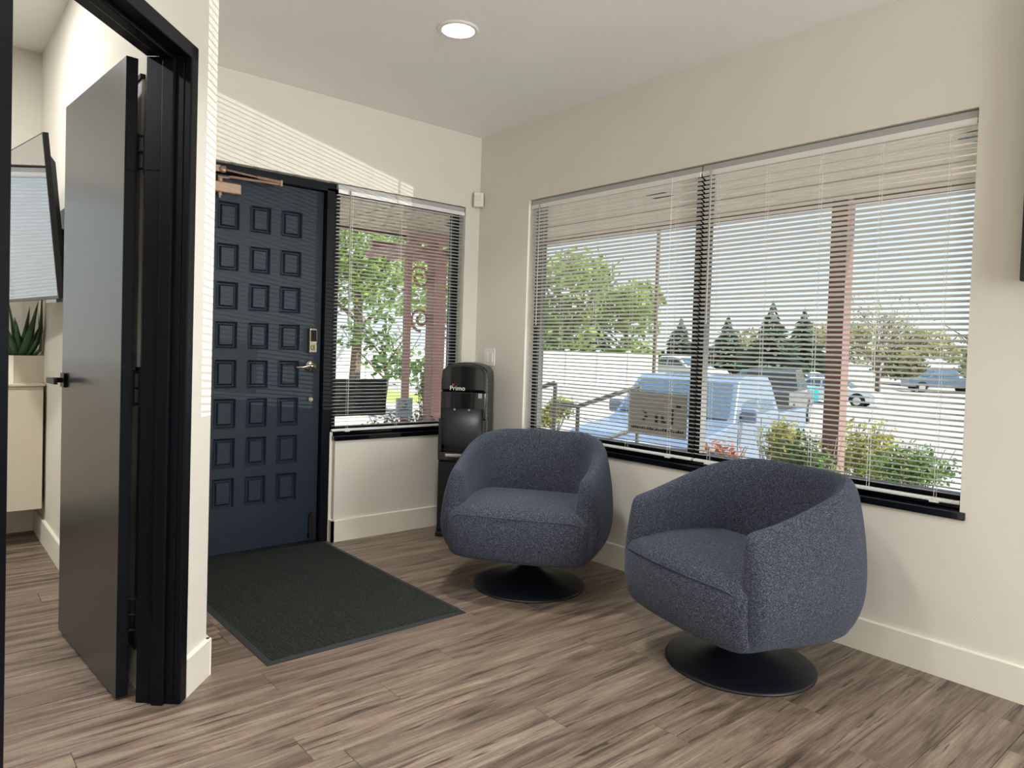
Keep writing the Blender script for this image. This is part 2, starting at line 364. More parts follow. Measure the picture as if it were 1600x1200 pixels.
def baseboard(name, pts, label, h=0.13, t=0.015):
    bm = BM()
    for (a, b, n) in pts:
        a = Vector((*a, 0)); b = Vector((*b, 0)); n = Vector((*n, 0)).normalized()
        ps = [(a, 0), (b, 0)]
        q = [a, b, b+n*t, a+n*t]; q2 = [a, b, b+n*(t-0.004), a+n*(t-0.004)]
        v0 = [bm.verts.new(p) for p in q]; v1 = [bm.verts.new(p+Vector((0, 0, h-0.004))) for p in q]; v2 = [bm.verts.new(p+Vector((0, 0, h))) for p in q2]
        bm.faces.new(v0); bm.faces.new(v2)
        for u, v in ((v0, v1), (v1, v2)):
            for i in range(4): bm.faces.new((u[i], u[(i+1) % 4], v[(i+1) % 4], v[i]))
    struct(name, bm, 'trim', label, 'baseboard')
baseboard('baseboard_right', [((0, -6.7), (0, 0), (-1, 0))], 'white baseboard under the wide window')
baseboard('baseboard_back', [((0, 0), (-1.04, 0), (0, -1)), ((-1.025, -0.015), (-1.025, 0.04), (-1, 0))], 'white baseboard between door frame and water cooler')
a0, a1 = P2(-0.010, 0), P2(0.165, 0)
baseboard('baseboard_left', [(a0, a1, (NN.x, NN.y)), (( -2.155, -1.32), (-2.155, 0), (1, 0)), (P2(1.02, 0), P2(PEND, 0), (NN.x, NN.y))], 'white baseboard on the short wall end beside the black door frame')
baseboard('baseboard_far', [((-7, 1.225), (-2.355, 1.225), (0, -1)), ((-2.355, 1.225), (-2.355, -1.28), (-1, 0))], 'white office baseboard below the wall cabinet')

# ------------------------------------------------------------------ entrance door (door_1)
d1 = empty('door_1', (0, 0, 0), 0, 'dark blue-grey entrance door with rows of small raised panels', 'door', kind='structure')
DX0, DX1, DZ0, DZ1 = -2.012, -1.100, 0.012, 2.062; DY = 0.07
bm = BM(); box(bm, DX0, DX1, DY+0.012, DY+0.045, DZ0, DZ1)
cols = [(-1.877, -1.759), (-1.704, -1.585), (-1.527, -1.411), (-1.352, -1.228)]
rows = [(1.773, 1.923), (1.551, 1.699), (1.341, 1.494), (1.130, 1.280), (0.914, 1.073), (0.694, 0.861), (0.477, 0.645), (0.257, 0.425)]
xs = [DX0] + [v for c in cols for v in c] + [DX1]
for i in range(0, len(xs), 2): box(bm, xs[i], xs[i+1], DY, DY+0.012, DZ0, DZ1)
zs = sorted([DZ0] + [v for r in rows for v in r] + [DZ1])
for c in cols:
    for i in range(0, len(zs), 2): box(bm, c[0], c[1], DY, DY+0.012, zs[i], zs[i+1])
leaf = obj('door_leaf', bm, 'door', d1)
CWd, CHt = 0.118, 0.155
bm = BM()
def frus(bm, w0, h0, y0, w1, h1, y1):
    a = [bm.verts.new((sx*w0/2, y0, sz*h0/2)) for sx, sz in ((-1, -1), (1, -1), (1, 1), (-1, 1))]
    b = [bm.verts.new((sx*w1/2, y1, sz*h1/2)) for sx, sz in ((-1, -1), (1, -1), (1, 1), (-1, 1))]
    bm.faces.new(b); 
    for i in range(4): bm.faces.new((a[i], a[(i+1) % 4], b[(i+1) % 4], b[i]))
    bm.faces.new(a[::-1])
# sloping moulding ring + raised field
o4 = [(sx*CWd/2, sz*CHt/2) for sx, sz in ((-1, -1), (1, -1), (1, 1), (-1, 1))]
i4 = [(sx*(CWd/2-0.013), sz*(CHt/2-0.013)) for sx, sz in ((-1, -1), (1, -1), (1, 1), (-1, 1))]
va = [bm.verts.new((x, -0.004, z)) for x, z in o4]; vb = [bm.verts.new((x*0.96, -0.004, z*0.97)) for x, z in o4]; vc = [bm.verts.new((x, 0.012, z)) for x, z in i4]
for u, v in ((va, vb), (vb, vc)):
    for i in range(4): bm.faces.new((u[i], u[(i+1) % 4], v[(i+1) % 4], v[i]))
frus(bm, CWd-0.034, CHt-0.034, 0.0121, CWd-0.052, CHt-0.052, 0.001)
pme = None
for c in cols:
    for r in rows:
        if pme is None:
            p = obj('door_panel', bm, 'door', leaf); pme = p.data
        else: p = link('door_panel', pme, 'door', leaf)
        p.location = ((c[0]+c[1])/2, DY, (r[0]+r[1])/2); p.scale = ((c[1]-c[0])/CWd, 1, (r[1]-r[0])/CHt)
bm = BM()
JX0, JX1 = -2.05, -1.045
for (x0, x1) in ((DX1+0.003, JX1), (JX0, DX0-0.003)): box(bm, x0, x1, 0.028, 0.12, 0, 2.085)
box(bm, JX0, JX1, 0.028, 0.12, 2.066, 2.112)
box(bm, DX1-0.012, DX1+0.004, 0.118, 0.13, 0, 2.08); box(bm, DX0, DX1, 0.118, 0.13, 2.05, 2.08)
obj('door_frame', bm, 'black', d1, bevel=0.003, label='black metal door frame')
bm = BM(); box(bm, JX1, JX1+0.02, 0.035, 0.115, 0, WZ0+0.05); obj('frame_strip', bm, 'trim', d1)
bm = BM(); box(bm, DX0, DX1, 0.02, 0.14, 0, 0.010); obj('threshold', bm, 'satin', d1)
# closer
bm = BM(); box(bm, -1.87, -1.597, DY-0.052, DY, 1.957, 2.014)
cl = obj('door_closer', bm, 'bronze', d1, bevel=0.006, label='bronze door closer')
bm = BM(); cyl(bm, (-1.703, DY-0.03, 2.014), (0, 0, 1), 0.014, 0.022); cyl(bm, (-1.703, DY-0.03, 1.957), (0, 0, -1), 0.012, 0.016); cyl(bm, (-1.703, DY-0.03, 1.941), (0, 0, -1), 0.006, 0.012); obj('pivot', bm, 'bronze', cl, smooth=False)
bm = BM(); tube(bm, [(-1.715, DY-0.03, 2.040), (-1.665, DY-0.04, 2.040), (-1.655, DY-0.045, 2.045), (-1.40, DY-0.10, 2.040)], 0.008, 8); obj('arm', bm, 'bronze', cl)
bm = BM(); tube(bm, [(-1.40, DY-0.10, 2.052), (-1.52, DY-0.075, 2.062)], 0.009, 8); tube(bm, [(-1.52, DY-0.075, 2.062), (-1.68, DY-0.045, 2.078)], 0.0055, 8); cyl(bm, (-1.40, DY-0.10, 2.030), (0, 0, 1), 0.009, 0.032); obj('arm', bm, 'bronze', cl)
bm = BM(); sphere(bm, (-1.695, DY-0.045, 2.078), 0.020, (1, 0.8, 1)); box(bm, -1.74, -1.68, 0.024, 0.034, 2.064, 2.096); obj('bracket', bm, 'bronze', cl)
# hardware on the latch side
bm = BM(); box(bm, -1.180, -1.132, DY-0.028, DY, 1.115, 1.262); kp = obj('door_keypad', bm, 'nickel', d1, bevel=0.008, label='nickel keypad deadbolt')
bm = BM(); box(bm, -1.174, -1.138, DY-0.031, DY-0.026, 1.185, 1.252); obj('keypad_cover', bm, 'gloss', kp, bevel=0.003)
bm = BM(); cyl(bm, (-1.155, DY-0.03, 1.150), (0, -1, 0), 0.017, 0.006, 20); box(bm, -1.159, -1.151, DY-0.055, DY-0.03, 1.135, 1.167); obj('thumb_turn', bm, 'nickel', kp, bevel=0.002)
bm = BM(); cyl(bm, (-1.157, DY, 1.042), (0, -1, 0), 0.034, 0.012, 28); cyl(bm, (-1.157, DY, 1.042), (0, -1, 0), 0.013, 0.05, 16)
tube(bm, [(-1.157, DY-0.05, 1.042), (-1.185, DY-0.055, 1.046), (-1.22, DY-0.052, 1.036), (-1.265, DY-0.05, 1.034)], 0.007, 10, rs=[0.011, 0.009, 0.007, 0.006]); obj('door_lever', bm, 'nickel', d1, smooth=True, label='brushed nickel lever')
bm = BM(); cyl(bm, (-1.155, DY, 0.845), (0, -1, 0), 0.014, 0.008, 20); cyl(bm, (-1.155, DY-0.008, 0.845), (0, -1, 0), 0.008, 0.004, 16); obj('lock_cylinder', bm, 'nickel', d1)
bm = BM(); box(bm, -1.150, -1.118, DY-0.015, DY, 0.03, 0.165); cyl(bm, (-1.134, DY, 0.165), (0, -1, 0), 0.012, 0.03, 12); box(bm, -1.155, -1.115, DY-0.03, DY, 0.03, 0.055); obj('kick_stop', bm, 'satin', d1, bevel=0.003)

# ------------------------------------------------------------------ blinds
def slat_mesh(L, wdt=0.0248, tilt=-8):
    bm = BM(); n = 4; t = R(tilt); rows_ = []
    for s in (0, 1):
        for (th) in (0.0, 0.0006):
            r = []
            for i in range(n+1):
                u = (i/n-0.5)*wdt; z = 0.0022*(1-(2*u/wdt)**2)-th
                r.append(bm.verts.new(((s-0.5)*L, u*math.cos(t)-z*math.sin(t), u*math.sin(t)+z*math.cos(t))))
            rows_.append(r)
    a, b, c, d = rows_
    for i in range(n):
        bm.faces.new((a[i], a[i+1], c[i+1], c[i])); bm.faces.new((b[i], d[i], d[i+1], b[i+1]))
    bm.faces.new((a[0], c[0], d[0], b[0])); bm.faces.new((a[n], b[n], d[n], c[n]))
    bmesh.ops.recalc_face_normals(bm, faces=bm.faces)
    me = bpy.data.meshes.new('slat'); bm.to_mesh(me); bm.free(); me.materials.append(M['slat'])
    for p in me.polygons: p.use_smooth = True
    return me
def blind(loc, rz, L, ztop, zbot, tilt, label, cords, wand=None, pitch=0.0213):
    # local x along the window, local +y towards the outside
    b = empty('venetian_blind', loc, rz, label, 'blind')
    bm = BM(); box(bm, -L/2, L/2, -0.014, 0.014, ztop-0.030, ztop-0.001); obj('headrail', bm, 'railgrey', b, bevel=0.002)
    bm = BM(); box(bm, -L/2, L/2, -0.020, -0.012, ztop-0.054, ztop-0.030); obj('valance', bm, 'slat', b, bevel=0.002)
    bm = BM(); box(bm, -L/2, L/2, -0.012, 0.012, zbot, zbot+0.014); obj('bottom_rail', bm, 'slat', b, bevel=0.004)
    me = slat_mesh(L, tilt=tilt); z = ztop-0.062
    while z > zbot+0.022:
        s = link('slat', me, 'slat', b, loc=(0, 0, z)); s.rotation_euler = (R(rnd.uniform(-1.2, 1.2)), R(rnd.uniform(-0.02, 0.02)), 0)
        z -= pitch
    for c in cords:
        bm = BM()
        for dy in (-0.0135, 0.0135): tube(bm, [(c, dy, ztop-0.03), (c, dy, zbot+0.005)], 0.0007, 4)
        tube(bm, [(c+0.004, 0, ztop-0.03), (c+0.004, 0, zbot+0.005)], 0.0008, 4)
        obj('ladder_cord', bm, 'slat', b)
    if wand is not None:
        bm = BM(); tube(bm, [(wand[0], -0.027, ztop-0.03), (wand[0]+0.004, -0.030, ztop-wand[1])], 0.0045, 6); obj('tilt_wand', bm, 'grey', b)
    if wand is not None and len(wand) > 2:
        bm = BM(); tube(bm, [(wand[2], -0.026, ztop-0.03), (wand[2]-0.003, -0.026, ztop-0.9)], 0.0012, 5); tube(bm, [(wand[2]-0.003, -0.026, ztop-0.9), (wand[2]-0.003, -0.026, ztop-0.93)], 0.004, 6, rs=[0.002, 0.006]); obj('pull_cord', bm, 'slat', b)
    for c in cords[::2]:
        bm = BM(); box(bm, c-0.016, c+0.016, -0.0135, 0.008, zbot-0.004, zbot+0.001); obj('clip', bm, 'white', b)
    return b
# wide window: outside is +x, so local +y -> +x : rz = -90
# local x -> -y world
def wy(y, yc): return -(y-yc)
def wide(ya, yb): return (ya+yb)/2, abs(ya-yb)
yc, L = wide(-0.520, -1.765)
blind((0.030, yc, 0), -math.pi/2, L, 2.110, 0.648, -20, 'white mini blind over the left half of the wide window', [wy(v, yc) for v in (-0.61, -0.80, -1.07, -1.34, -1.62)], (wy(-0.60, yc), 0.78, wy(-1.60, yc)))
yc, L = wide(-1.775, -2.958)
blind((0.030, yc, 0), -math.pi/2, L, 2.110, 0.648, -20, 'white mini blind over the right half of the wide window', [wy(v, yc) for v in (-1.86, -2.12, -2.37, -2.62, -2.87)], (wy(-1.83, yc), 0.78))
blind((-0.580, 0.024, 0), 0, 0.918, 2.114, 0.655, -9, 'white mini blind in the narrow window beside the entrance door', [-0.36, -0.02, 0.36], (-0.385, 0.80))

# ------------------------------------------------------------------ windows
def window(name, label, horiz, x0, x1, z0, z1, depth, mull, fw_=0.045):
    # horiz 'y' : runs along y on the right wall, 'x' : runs along x on the back wall
    r = empty(name, (0, 0, 0), 0, label, 'window', kind='structure')
    def bx(bm, a, b, d0, d1, c, d):
        if horiz == 'y': box(bm, d0, d1, a, b, c, d)
        else: box(bm, a, b, d0, d1, c, d)
    bm = BM()
    bx(bm, x0, x0+fw_, depth, depth+0.045, z0, z1); bx(bm, x1-fw_, x1, depth, depth+0.045, z0, z1)
    bx(bm, x0, x1, depth, depth+0.045, z0, z0+fw_); bx(bm, x0, x1, depth, depth+0.045, z1-fw_, z1)
    for m in mull: bx(bm, m-0.035, m+0.035, depth-0.005, depth+0.045, z0, z1)
    for m in mull: bx(bm, m-0.006, m+0.006, depth-0.012, depth+0.045, z0, z1)
    obj('window_frame', bm, 'black', r, bevel=0.002)
    ed = [x0+fw_] + [v for m in mull for v in (m-0.035, m+0.035)] + [x1-fw_]
    for i in range(0, len(ed), 2):
        bm = BM(); bx(bm, ed[i]-0.005, ed[i+1]+0.005, depth+0.02, depth+0.024, z0+fw_-0.005, z1-fw_+0.005); obj('pane', bm, 'glass', r)
    return r
w1 = window('window_1', 'wide black-framed window with two panes on the right wall', 'y', -3.03, -0.506, 0.628, WZ1+0.03, 0.070, [-1.745], 0.055)
bm = BM(); box(bm, -0.012, 0.075, -2.985, -0.500, 0.598, 0.628); box(bm, 0.045, 0.068, -2.965, -0.506, 0.628, 0.650)
obj('window_sill', bm, 'gloss', w1, bevel=0.004)
w2 = window('window_2', 'narrow black-framed window between entrance door and corner', 'x', JX1+0.002, -0.116, 0.628, 2.112, 0.070, [], 0.048)
bm = BM(); box(bm, -1.030, -0.105, -0.012, 0.075, 0.600, 0.630); box(bm, -1.030, -0.116, 0.045, 0.075, 0.63, 0.65)
obj('window_sill', bm, 'gloss', w2, bevel=0.004)
# office window (seen mirrored in the television)
w3 = window('window_3', 'black-framed office window seen only as a reflection', 'x', OW0, OW1, OZ0, OZ1, 1.30, [-3.8], 0.05)
blind(((OW0+OW1)/2, 1.262, 0), 0, OW1-OW0-0.02, OZ1-0.01, OZ0+0.01, 24, 'white mini blind on the office window mirrored in the television', [-0.9, -0.45, 0.45, 0.9], None, pitch=0.0213)

# ------------------------------------------------------------------ office doorway
d2 = empty('door_2', (0, 0, 0), 0, 'black metal door frame of the office in the foreground', 'door frame', kind='structure')
s0, s1 = 0.165, 1.02; cw = 0.045
bm = BM()
def fb(a, b, c, d, e, f): box(bm, a, b, c, d, e, f, PM)
fb(s0, s0+cw, -0.01, 0.014, 0, 2.105); fb(s1-cw, s1, -0.01, 0.014, 0, 2.105); fb(s0, s1, -0.01, 0.014, 2.058, 2.105)
obj('casing', bm, 'black', d2, bevel=0.004)
bm = BM()
fb(s0+0.010, s0+cw, -TH-0.006, -0.0101, 0, 2.06); fb(s1-cw, s1-0.010, -TH-0.006, -0.0101, 0, 2.06); fb(s0+cw, s1-cw, -TH-0.006, -0.0101, 2.060, 2.09)
obj('jamb', bm, 'black', d2, bevel=0.002)
bm = BM()
fb(s0+cw, s0+cw+0.014, -0.075, -0.035, 0, 2.060); fb(s1-cw-0.014, s1-cw, -0.075, -0.035, 0, 2.060); fb(s0+cw, s1-cw, -0.075, -0.035, 2.046, 2.060)
obj('door_stop', bm, 'black', d2, bevel=0.004)
# leaf
ld = empty('office_door', (-2.424, -1.346, 0), 0, 'flat black office door standing open into the office', 'door', kind='structure')
A = Vector((-2.441, -1.334, 0)); B = Vector((-2.493, -0.606, 0)); u = (B-A).normalized(); n = Vector((u.y, -u.x, 0))   # n towards +x
LM = Matrix(((u.x, n.x, 0, A.x), (u.y, n.y, 0, A.y), (0, 0, 1, 0), (0, 0, 0, 1)))
inv = Matrix.Translation((2.424, 1.346, 0)) @ LM
bm = BM(); box(bm, 0, 0.742, 0, 0.036, 0.010, 2.062, inv); obj('door_leaf', bm, 'dblack', ld, bevel=0.002)
M['edge'] = mat('door_edge_black', srgb(12, 15, 18), 0.6, spec=0.08)
bm = BM(); box(bm, -0.0012, -0.0002, 0.001, 0.035, 0.011, 2.061, inv); obj('door_edge', bm, 'edge', ld)
bm = BM(); box(bm, 0.66, 0.715, -0.012, 0.0, 0.975, 1.03, inv); hd = obj('door_handle', bm, 'black', ld, bevel=0.002, label='square black lever handle')
bm = BM(); box(bm, 0.68, 0.698, -0.052, -0.012, 0.993, 1.012, inv); box(bm, 0.575, 0.698, -0.062, -0.050, 0.992, 1.013, inv); obj('lever', bm, 'black', hd, bevel=0.001)
for hz in (1.765, 1.012, 0.275):
    bm = BM(); box(bm, -0.004, 0.0, 0.004, 0.040, hz-0.06, hz+0.06, inv)
    h = obj('hinge', bm, 'edge', ld)
    pv = Vector((-2.386, -1.352, 0)) + Vector((2.424, 1.346, 0))
    bm = BM()
    for k in range(5): cyl(bm, (pv.x, pv.y, hz-0.062+k*0.0255), (0, 0, 1), 0.0065, 0.0235, 10)
    cyl(bm, (pv.x, pv.y, hz-0.066), (0, 0, 1), 0.004, 0.135, 8); obj('hinge_pin', bm, 'black', h)
    bm = BM(); q = inv @ Vector((-0.002, 0.036, 0)); 
    for k in (0, 2, 4): tube(bm, [(q.x, q.y, hz-0.05+k*0.0255), (pv.x, pv.y, hz-0.05+k*0.0255)], 0.002, 4, rs=[0.004, 0.004])
    obj('knuckle', bm, 'black', h)
    bm = BM(); box(bm, s0+cw, s0+cw+0.003, -TH-0.006, -TH+0.045, hz-0.06, hz+0.06, Matrix.Translation((2.424, 1.346, 0)) @ PM); obj('hinge_plate', bm, 'black', h)

# ------------------------------------------------------------------ office contents
wb = empty('whiteboard', (-2.355, 0, 0), 0, 'white board with thin dark frame on the wall behind the open office door', 'whiteboard')
bm = BM(); box(bm, -0.010, 0, -1.20, -0.65, 1.075, 2.045); obj('board', bm, 'fence', wb)
bm = BM(); box(bm, -0.016, 0, -1.205, -0.645, 2.045, 2.060); box(bm, -0.016, 0, -1.205, -0.645, 1.06, 1.075); obj('board_frame', bm, 'black', wb)
bm = BM(); box(bm, -2.375, -2.355, -1.27, -0.70, 0.13, 1.055)  # added dark sheet, keeps the lower part of the slit in shade
tag(obj('slit_shade_sheet', bm, 'satin', bevel=0.003), 'added dark sheet standing in for shade in the slit behind the open office door', 'panel')

az, til, hh = 0.1418, 0.0979, 0.693; ww = 1.225
T0 = Vector((-2.533, -0.30, 2.02)); dd = Vector((-math.sin(az), math.cos(az), 0)); nn = Vector((-math.cos(az), -math.sin(az), 0)); uu = Vector((0, 0, 1))*math.cos(til) + nn*math.sin(til); fn = dd.cross(uu)
if fn.dot(nn) < 0: fn = -fn
TM = Matrix(((dd.x, uu.x, fn.x, T0.x), (dd.y, uu.y, fn.y, T0.y), (dd.z, uu.z, fn.z, T0.z), (0, 0, 0, 1)))
tv = empty('television', (-2.47, 0.3, 1.2), 0, 'black flat television tilted forward on the office wall above the planter', 'television')
Ti = Matrix.Translation((2.47, -0.3, -1.2)) @ TM
bm = BM(); box(bm, 0, ww, -hh, 0, -0.022, -0.0005, Ti); obj('housing', bm, 'satin', tv, bevel=0.002)
bm = BM(); box(bm, 0.007, ww-0.007, -hh+0.014, -0.007, -0.0005, 0.0008, Ti); obj('screen', bm, 'screen', tv)
bm = BM()
a = [Ti @ Vector(v) for v in ((0.04, -hh+0.02, -0.022), (ww-0.04, -hh+0.02, -0.022), (ww-0.04, -0.07, -0.022), (0.04, -0.07, -0.022))]
b = [Ti @ Vector(v) for v in ((0.06, -hh+0.05, -0.055), (ww-0.06, -hh+0.05, -0.055), (ww-0.06, -0.11, -0.055), (0.06, -0.11, -0.055))]
a = [bm.verts.new(v) for v in a]; b = [bm.verts.new(v) for v in b]; bm.faces.new(a); bm.faces.new(b)
for i in range(4): bm.faces.new((a[i], a[(i+1) % 4], b[(i+1) % 4], b[i]))
obj('back_cover', bm, 'satin', tv)
bm = BM(); q = Ti @ Vector((ww*0.5, -hh*0.5, -0.05)); box(bm, q.x, 2.47-2.356, q.y-0.03, q.y+0.03, q.z-0.06, q.z+0.02); box(bm, 2.47-2.372, 2.47-2.356, q.y-0.12, q.y+0.12, q.z-0.18, q.z+0.12); obj('wall_mount', bm, 'black', tv)
bm = BM(); box(bm, 0.02, 0.16, -hh-0.014, -hh, -0.02, 0.004, Ti); obj('sensor_bar', bm, 'gloss', tv)

wc = empty('wall_cabinet', (-3.1, 1.05, 0.2), 0, 'cream wall-hung cabinet under the planter in the office', 'cabinet')
bm = BM(); box(bm, -0.84, 0.73, -0.18, 0.175, 0.005, 0.685); obj('cabinet_body', bm, 'cab', wc, bevel=0.002)
bm = BM(); box(bm, -0.85, 0.735, -0.198, 0.175, 0.688, 0.700); obj('cabinet_top', bm, 'cab', wc, bevel=0.001)
for k in range(2):
    bm = BM(); box(bm, -0.838+0.785*k, -0.057+0.785*k, -0.197, -0.180, 0.0, 0.665); obj('cabinet_door', bm, 'cab', wc, bevel=0.002)

pl = empty('planter', (-2.462, 1.03, 0.900), R(24), 'cream square planter with a spiky green aloe on the office cabinet', 'plant')
bm = BM(); box(bm, -0.085, 0.085, -0.085, 0.085, 0, 0.155); bmesh.ops.delete(bm, geom=[f for f in bm.faces if f.calc_center_median().z > 0.15], context='FACES')
pt = obj('pot', bm, 'pot', pl); sm = pt.modifiers.new('s', 'SOLIDIFY'); sm.thickness = 0.008; sm.offset = -1
bm = BM(); box(bm, -0.076, 0.076, -0.076, 0.076, 0.12, 0.14); obj('soil', bm, 'soil', pl)
RP = Matrix.Rotation(R(24), 3, 'Z'); RPi = Matrix.Rotation(R(-24), 3, 'Z')
def aloe(base, dirv, L, w0, curl):
    bm = BM(); n = 7; pts = []; d = Vector(dirv).normalized(); side = d.cross(Vector((0, 0, 1)))
    side = Vector((1, 0, 0)) if side.length < 0.1 else side.normalized()
    rows_ = []
    for i in range(n+1):
        t = i/n; p = Vector(base) + d*L*t + Vector((0, 0, curl*t*t*L)) + Vector((d.x, d.y, 0))*(-curl*0.25*t*t*L)
        gp = RP @ p
        if gp.x > 0.088: p = RPi @ Vector((0.088, gp.y, gp.z))
        ww_ = w0*(1-t)**0.75*(0.8+0.6*math.sin(math.pi*min(1, t*1.3+0.1))*0.5)+0.0006; nrm = side.cross(d).normalized()
        rows_.append([bm.verts.new(p+side*ww_), bm.verts.new(p-nrm*ww_*0.45), bm.verts.new(p-side*ww_), bm.verts.new(p+nrm*ww_*0.15)])
    for i in range(n):
        for k in range(4): bm.faces.new((rows_[i][k], rows_[i][(k+1) % 4], rows_[i+1][(k+1) % 4], rows_[i+1][k]))
    bm.faces.new(rows_[0]); bm.faces.new(rows_[-1])
    obj('aloe_leaf', bm, 'leaf', pl, smooth=True)
CA, SA = math.cos(R(-24)), math.sin(R(-24))
vr = (0.80, -0.60)   # picture-right direction in the office
for (lr, lz, dep, L, w0, cu) in [(-0.75, 1, 0.1, 0.27, 0.040, 0.05), (-0.30, 1, 0.0, 0.34, 0.034, 0.0), (0.05, 1, 0.3, 0.26, 0.026, 0.0), (0.28, 1, -0.1, 0.30, 0.032, 0), (0.95, 1, 0.15, 0.40, 0.040, 0.25),
                                  (0.62, 1, -0.3, 0.32, 0.036, 0.1), (1.3, 0.75, 0.3, 0.30, 0.028, 0.0), (-1.0, 0.9, -0.3, 0.26, 0.036, 0.2), (-0.5, 1, 0.5, 0.26, 0.030, 0), (0.15, 1, -0.5, 0.22, 0.034, 0), (0.5, 1, 0.6, 0.30, 0.028, 0), (-0.2, 1, -0.6, 0.24, 0.036, 0), (-1.5, 0.8, 0.1, 0.28, 0.034, 0.1), (0.8, 1.2, 0.0, 0.24, 0.03, 0)]:
    wx = vr[0]*lr + 0.6*dep; wyy = vr[1]*lr + 0.8*dep
    lx, ly = wx*CA - wyy*SA, wx*SA + wyy*CA
    aloe((lx*0.03, ly*0.03, 0.135), (lx, ly, lz*1.6), L, w0, cu)
bm = BM(); box(bm, -0.045, 0.045, -0.02, 0.02, 0, 0.16)
tag(obj('desk_speaker', bm, 'satin', bevel=0.004, loc=(-2.455, 1.175, 0.900)), 'small black box standing behind the aloe planter', 'box')

# ------------------------------------------------------------------ ceiling light and wall devices
for i, (x, y) in enumerate(LAMP_XY[:1]):
    r = empty('recessed_light', (x, y, H), 0, 'round white recessed ceiling light above the entrance' if i == 0 else 'round recessed ceiling light behind the viewer', 'ceiling light')
    bm = BM(); lathe(bm, [(0.092, 0), (0.092, -0.004), (0.086, -0.008), (0.074, -0.008), (0.072, -0.002), (0.072, 0)], 40); obj('trim_ring', bm, 'white', r, smooth=False)
    bm = BM(); cyl(bm, (0, 0, -0.007), (0, 0, 1), 0.073, 0.003, 40); obj('diffuser', bm, 'emit', r)
md = empty('motion_sensor', (-0.003, -0.003, 2.172), R(-45), 'small white motion sensor high in the room corner', 'sensor')
bm = BM(); box(bm, -0.032, 0.032, -0.075, -0.030, -0.048, 0.048); obj('housing', bm, 'white', md, bevel=0.008, bseg=3)
bm = BM(); box(bm, -0.020, 0.020, -0.079, -0.073, -0.008, 0.030); obj('lens', bm, 'trim', md, bevel=0.004)
bm = BM(); box(bm, -0.012, 0.012, -0.04, -0.006, -0.03, 0.03); obj('mount', bm, 'white', md)
ls = empty('light_switch', (0, -0.160, 1.119), 0, 'white double rocker switch on the wall above the water cooler', 'switch')
bm = BM(); box(bm, -0.007, 0, -0.056, 0.056, -0.057, 0.057); obj('switch_plate', bm, 'white', ls, bevel=0.003)
for yy in (-0.023, 0.023):
    bm = BM(); box(bm, -0.011, -0.006, yy-0.016, yy+0.016, -0.033, 0.033); obj('rocker', bm, 'white', ls, bevel=0.002)
wt = empty('wall_screen', (0, -3.725, 1.9), 0, 'black edge of a wall-mounted screen at the right border', 'screen')
bm = BM(); box(bm, -0.062, -0.012, -0.6, 0.595, -0.435, 0.56); obj('housing', bm, 'satin', wt, bevel=0.004)
bm = BM(); box(bm, -0.064, -0.062, -0.585, 0.58, -0.42, 0.545); obj('screen', bm, 'screen', wt)
bm = BM(); box(bm, -0.012, 0, -0.2, 0.2, -0.2, 0.2); obj('wall_mount', bm, 'black', wt)

# ------------------------------------------------------------------ door mat
dm = empty('door_mat', (-1.512, -0.672, 0), 0, 'charcoal ribbed entrance mat in front of the dark door', 'mat')
MX, MY = 0.448, 0.703
bm = BM(); 
o4 = [(-MX, -MY), (MX, -MY), (MX, MY), (-MX, MY)]; i4 = [(x*0.945, y*0.965) for x, y in o4]
va = [bm.verts.new((x, y, 0.0)) for x, y in o4]; vb = [bm.verts.new((x, y, 0.003)) for x, y in o4]; vc = [bm.verts.new((x, y, 0.006)) for x, y in i4]
bm.faces.new(va)
for p_, q_ in ((va, vb), (vb, vc)):
    for i in range(4): bm.faces.new((p_[i], p_[(i+1) % 4], q_[(i+1) % 4], q_[i]))
bm.faces.new(vc); obj('rubber_border', bm, 'rubber', dm)
bm = BM(); nrib = 96; x0 = -MX*0.945; st = 2*MX*0.945/nrib; yy = MY*0.965
for k in range(nrib):
    a = x0+k*st; v = [bm.verts.new((a+dx*st, y, z)) for y in (-yy, yy) for dx, z in ((0.08, 0.006), (0.25, 0.0095), (0.75, 0.0095), (0.92, 0.006))]
    for i in range(3): bm.faces.new((v[i], v[i+1], v[i+5], v[i+4]))
    bm.faces.new((v[0], v[1], v[2], v[3])); bm.faces.new((v[7], v[6], v[5], v[4]))
o = obj('carpet_rib', bm, 'mat', dm); o['kind'] = 'stuff'

# ------------------------------------------------------------------ water cooler
wcool = empty('water_cooler', (-0.232, -0.232, 0), R(-137+90), 'tall glossy black water cooler with rounded top in the corner', 'water cooler')
WW, WD = 0.146, 0.160
def archpts(w, h0, h1, n=14):
    return [(-w, 0)] + [(-w*math.cos(math.pi*k/n), h0+(h1-h0)*math.sin(math.pi*k/n)**0.55) for k in range(n+1)] + [(w, 0)]
def archslab(bm, w, h0, h1, y0, y1, z0=0):
    pts = archpts(w, h0, h1); pts = [(x, max(z, z0)) for x, z in pts]
    a = [bm.verts.new((x, y0, z)) for x, z in pts]; b = [bm.verts.new((x, y1, z)) for x, z in pts]
    bm.faces.new(a); bm.faces.new(b[::-1])
    for i in range(len(pts)): bm.faces.new((a[i], a[(i+1) % len(pts)], b[(i+1) % len(pts)], b[i]))
bm = BM(); archslab(bm, WW, 0.985, 1.085, -0.10, WD); obj('cabinet_body', bm, 'satin', wcool, bevel=0.012, bseg=3)
bm = BM(); archslab(bm, WW-0.006, 0.985, 1.078, -WD, -0.10, 0.905); obj('top_cover', bm, 'gloss', wcool, bevel=0.014, bseg=3)
bm = BM(); box(bm, -WW+0.004, WW-0.004, -WD+0.012, -0.10, 0.735, 0.905); obj('front_panel', bm, 'gloss', wcool, bevel=0.008)
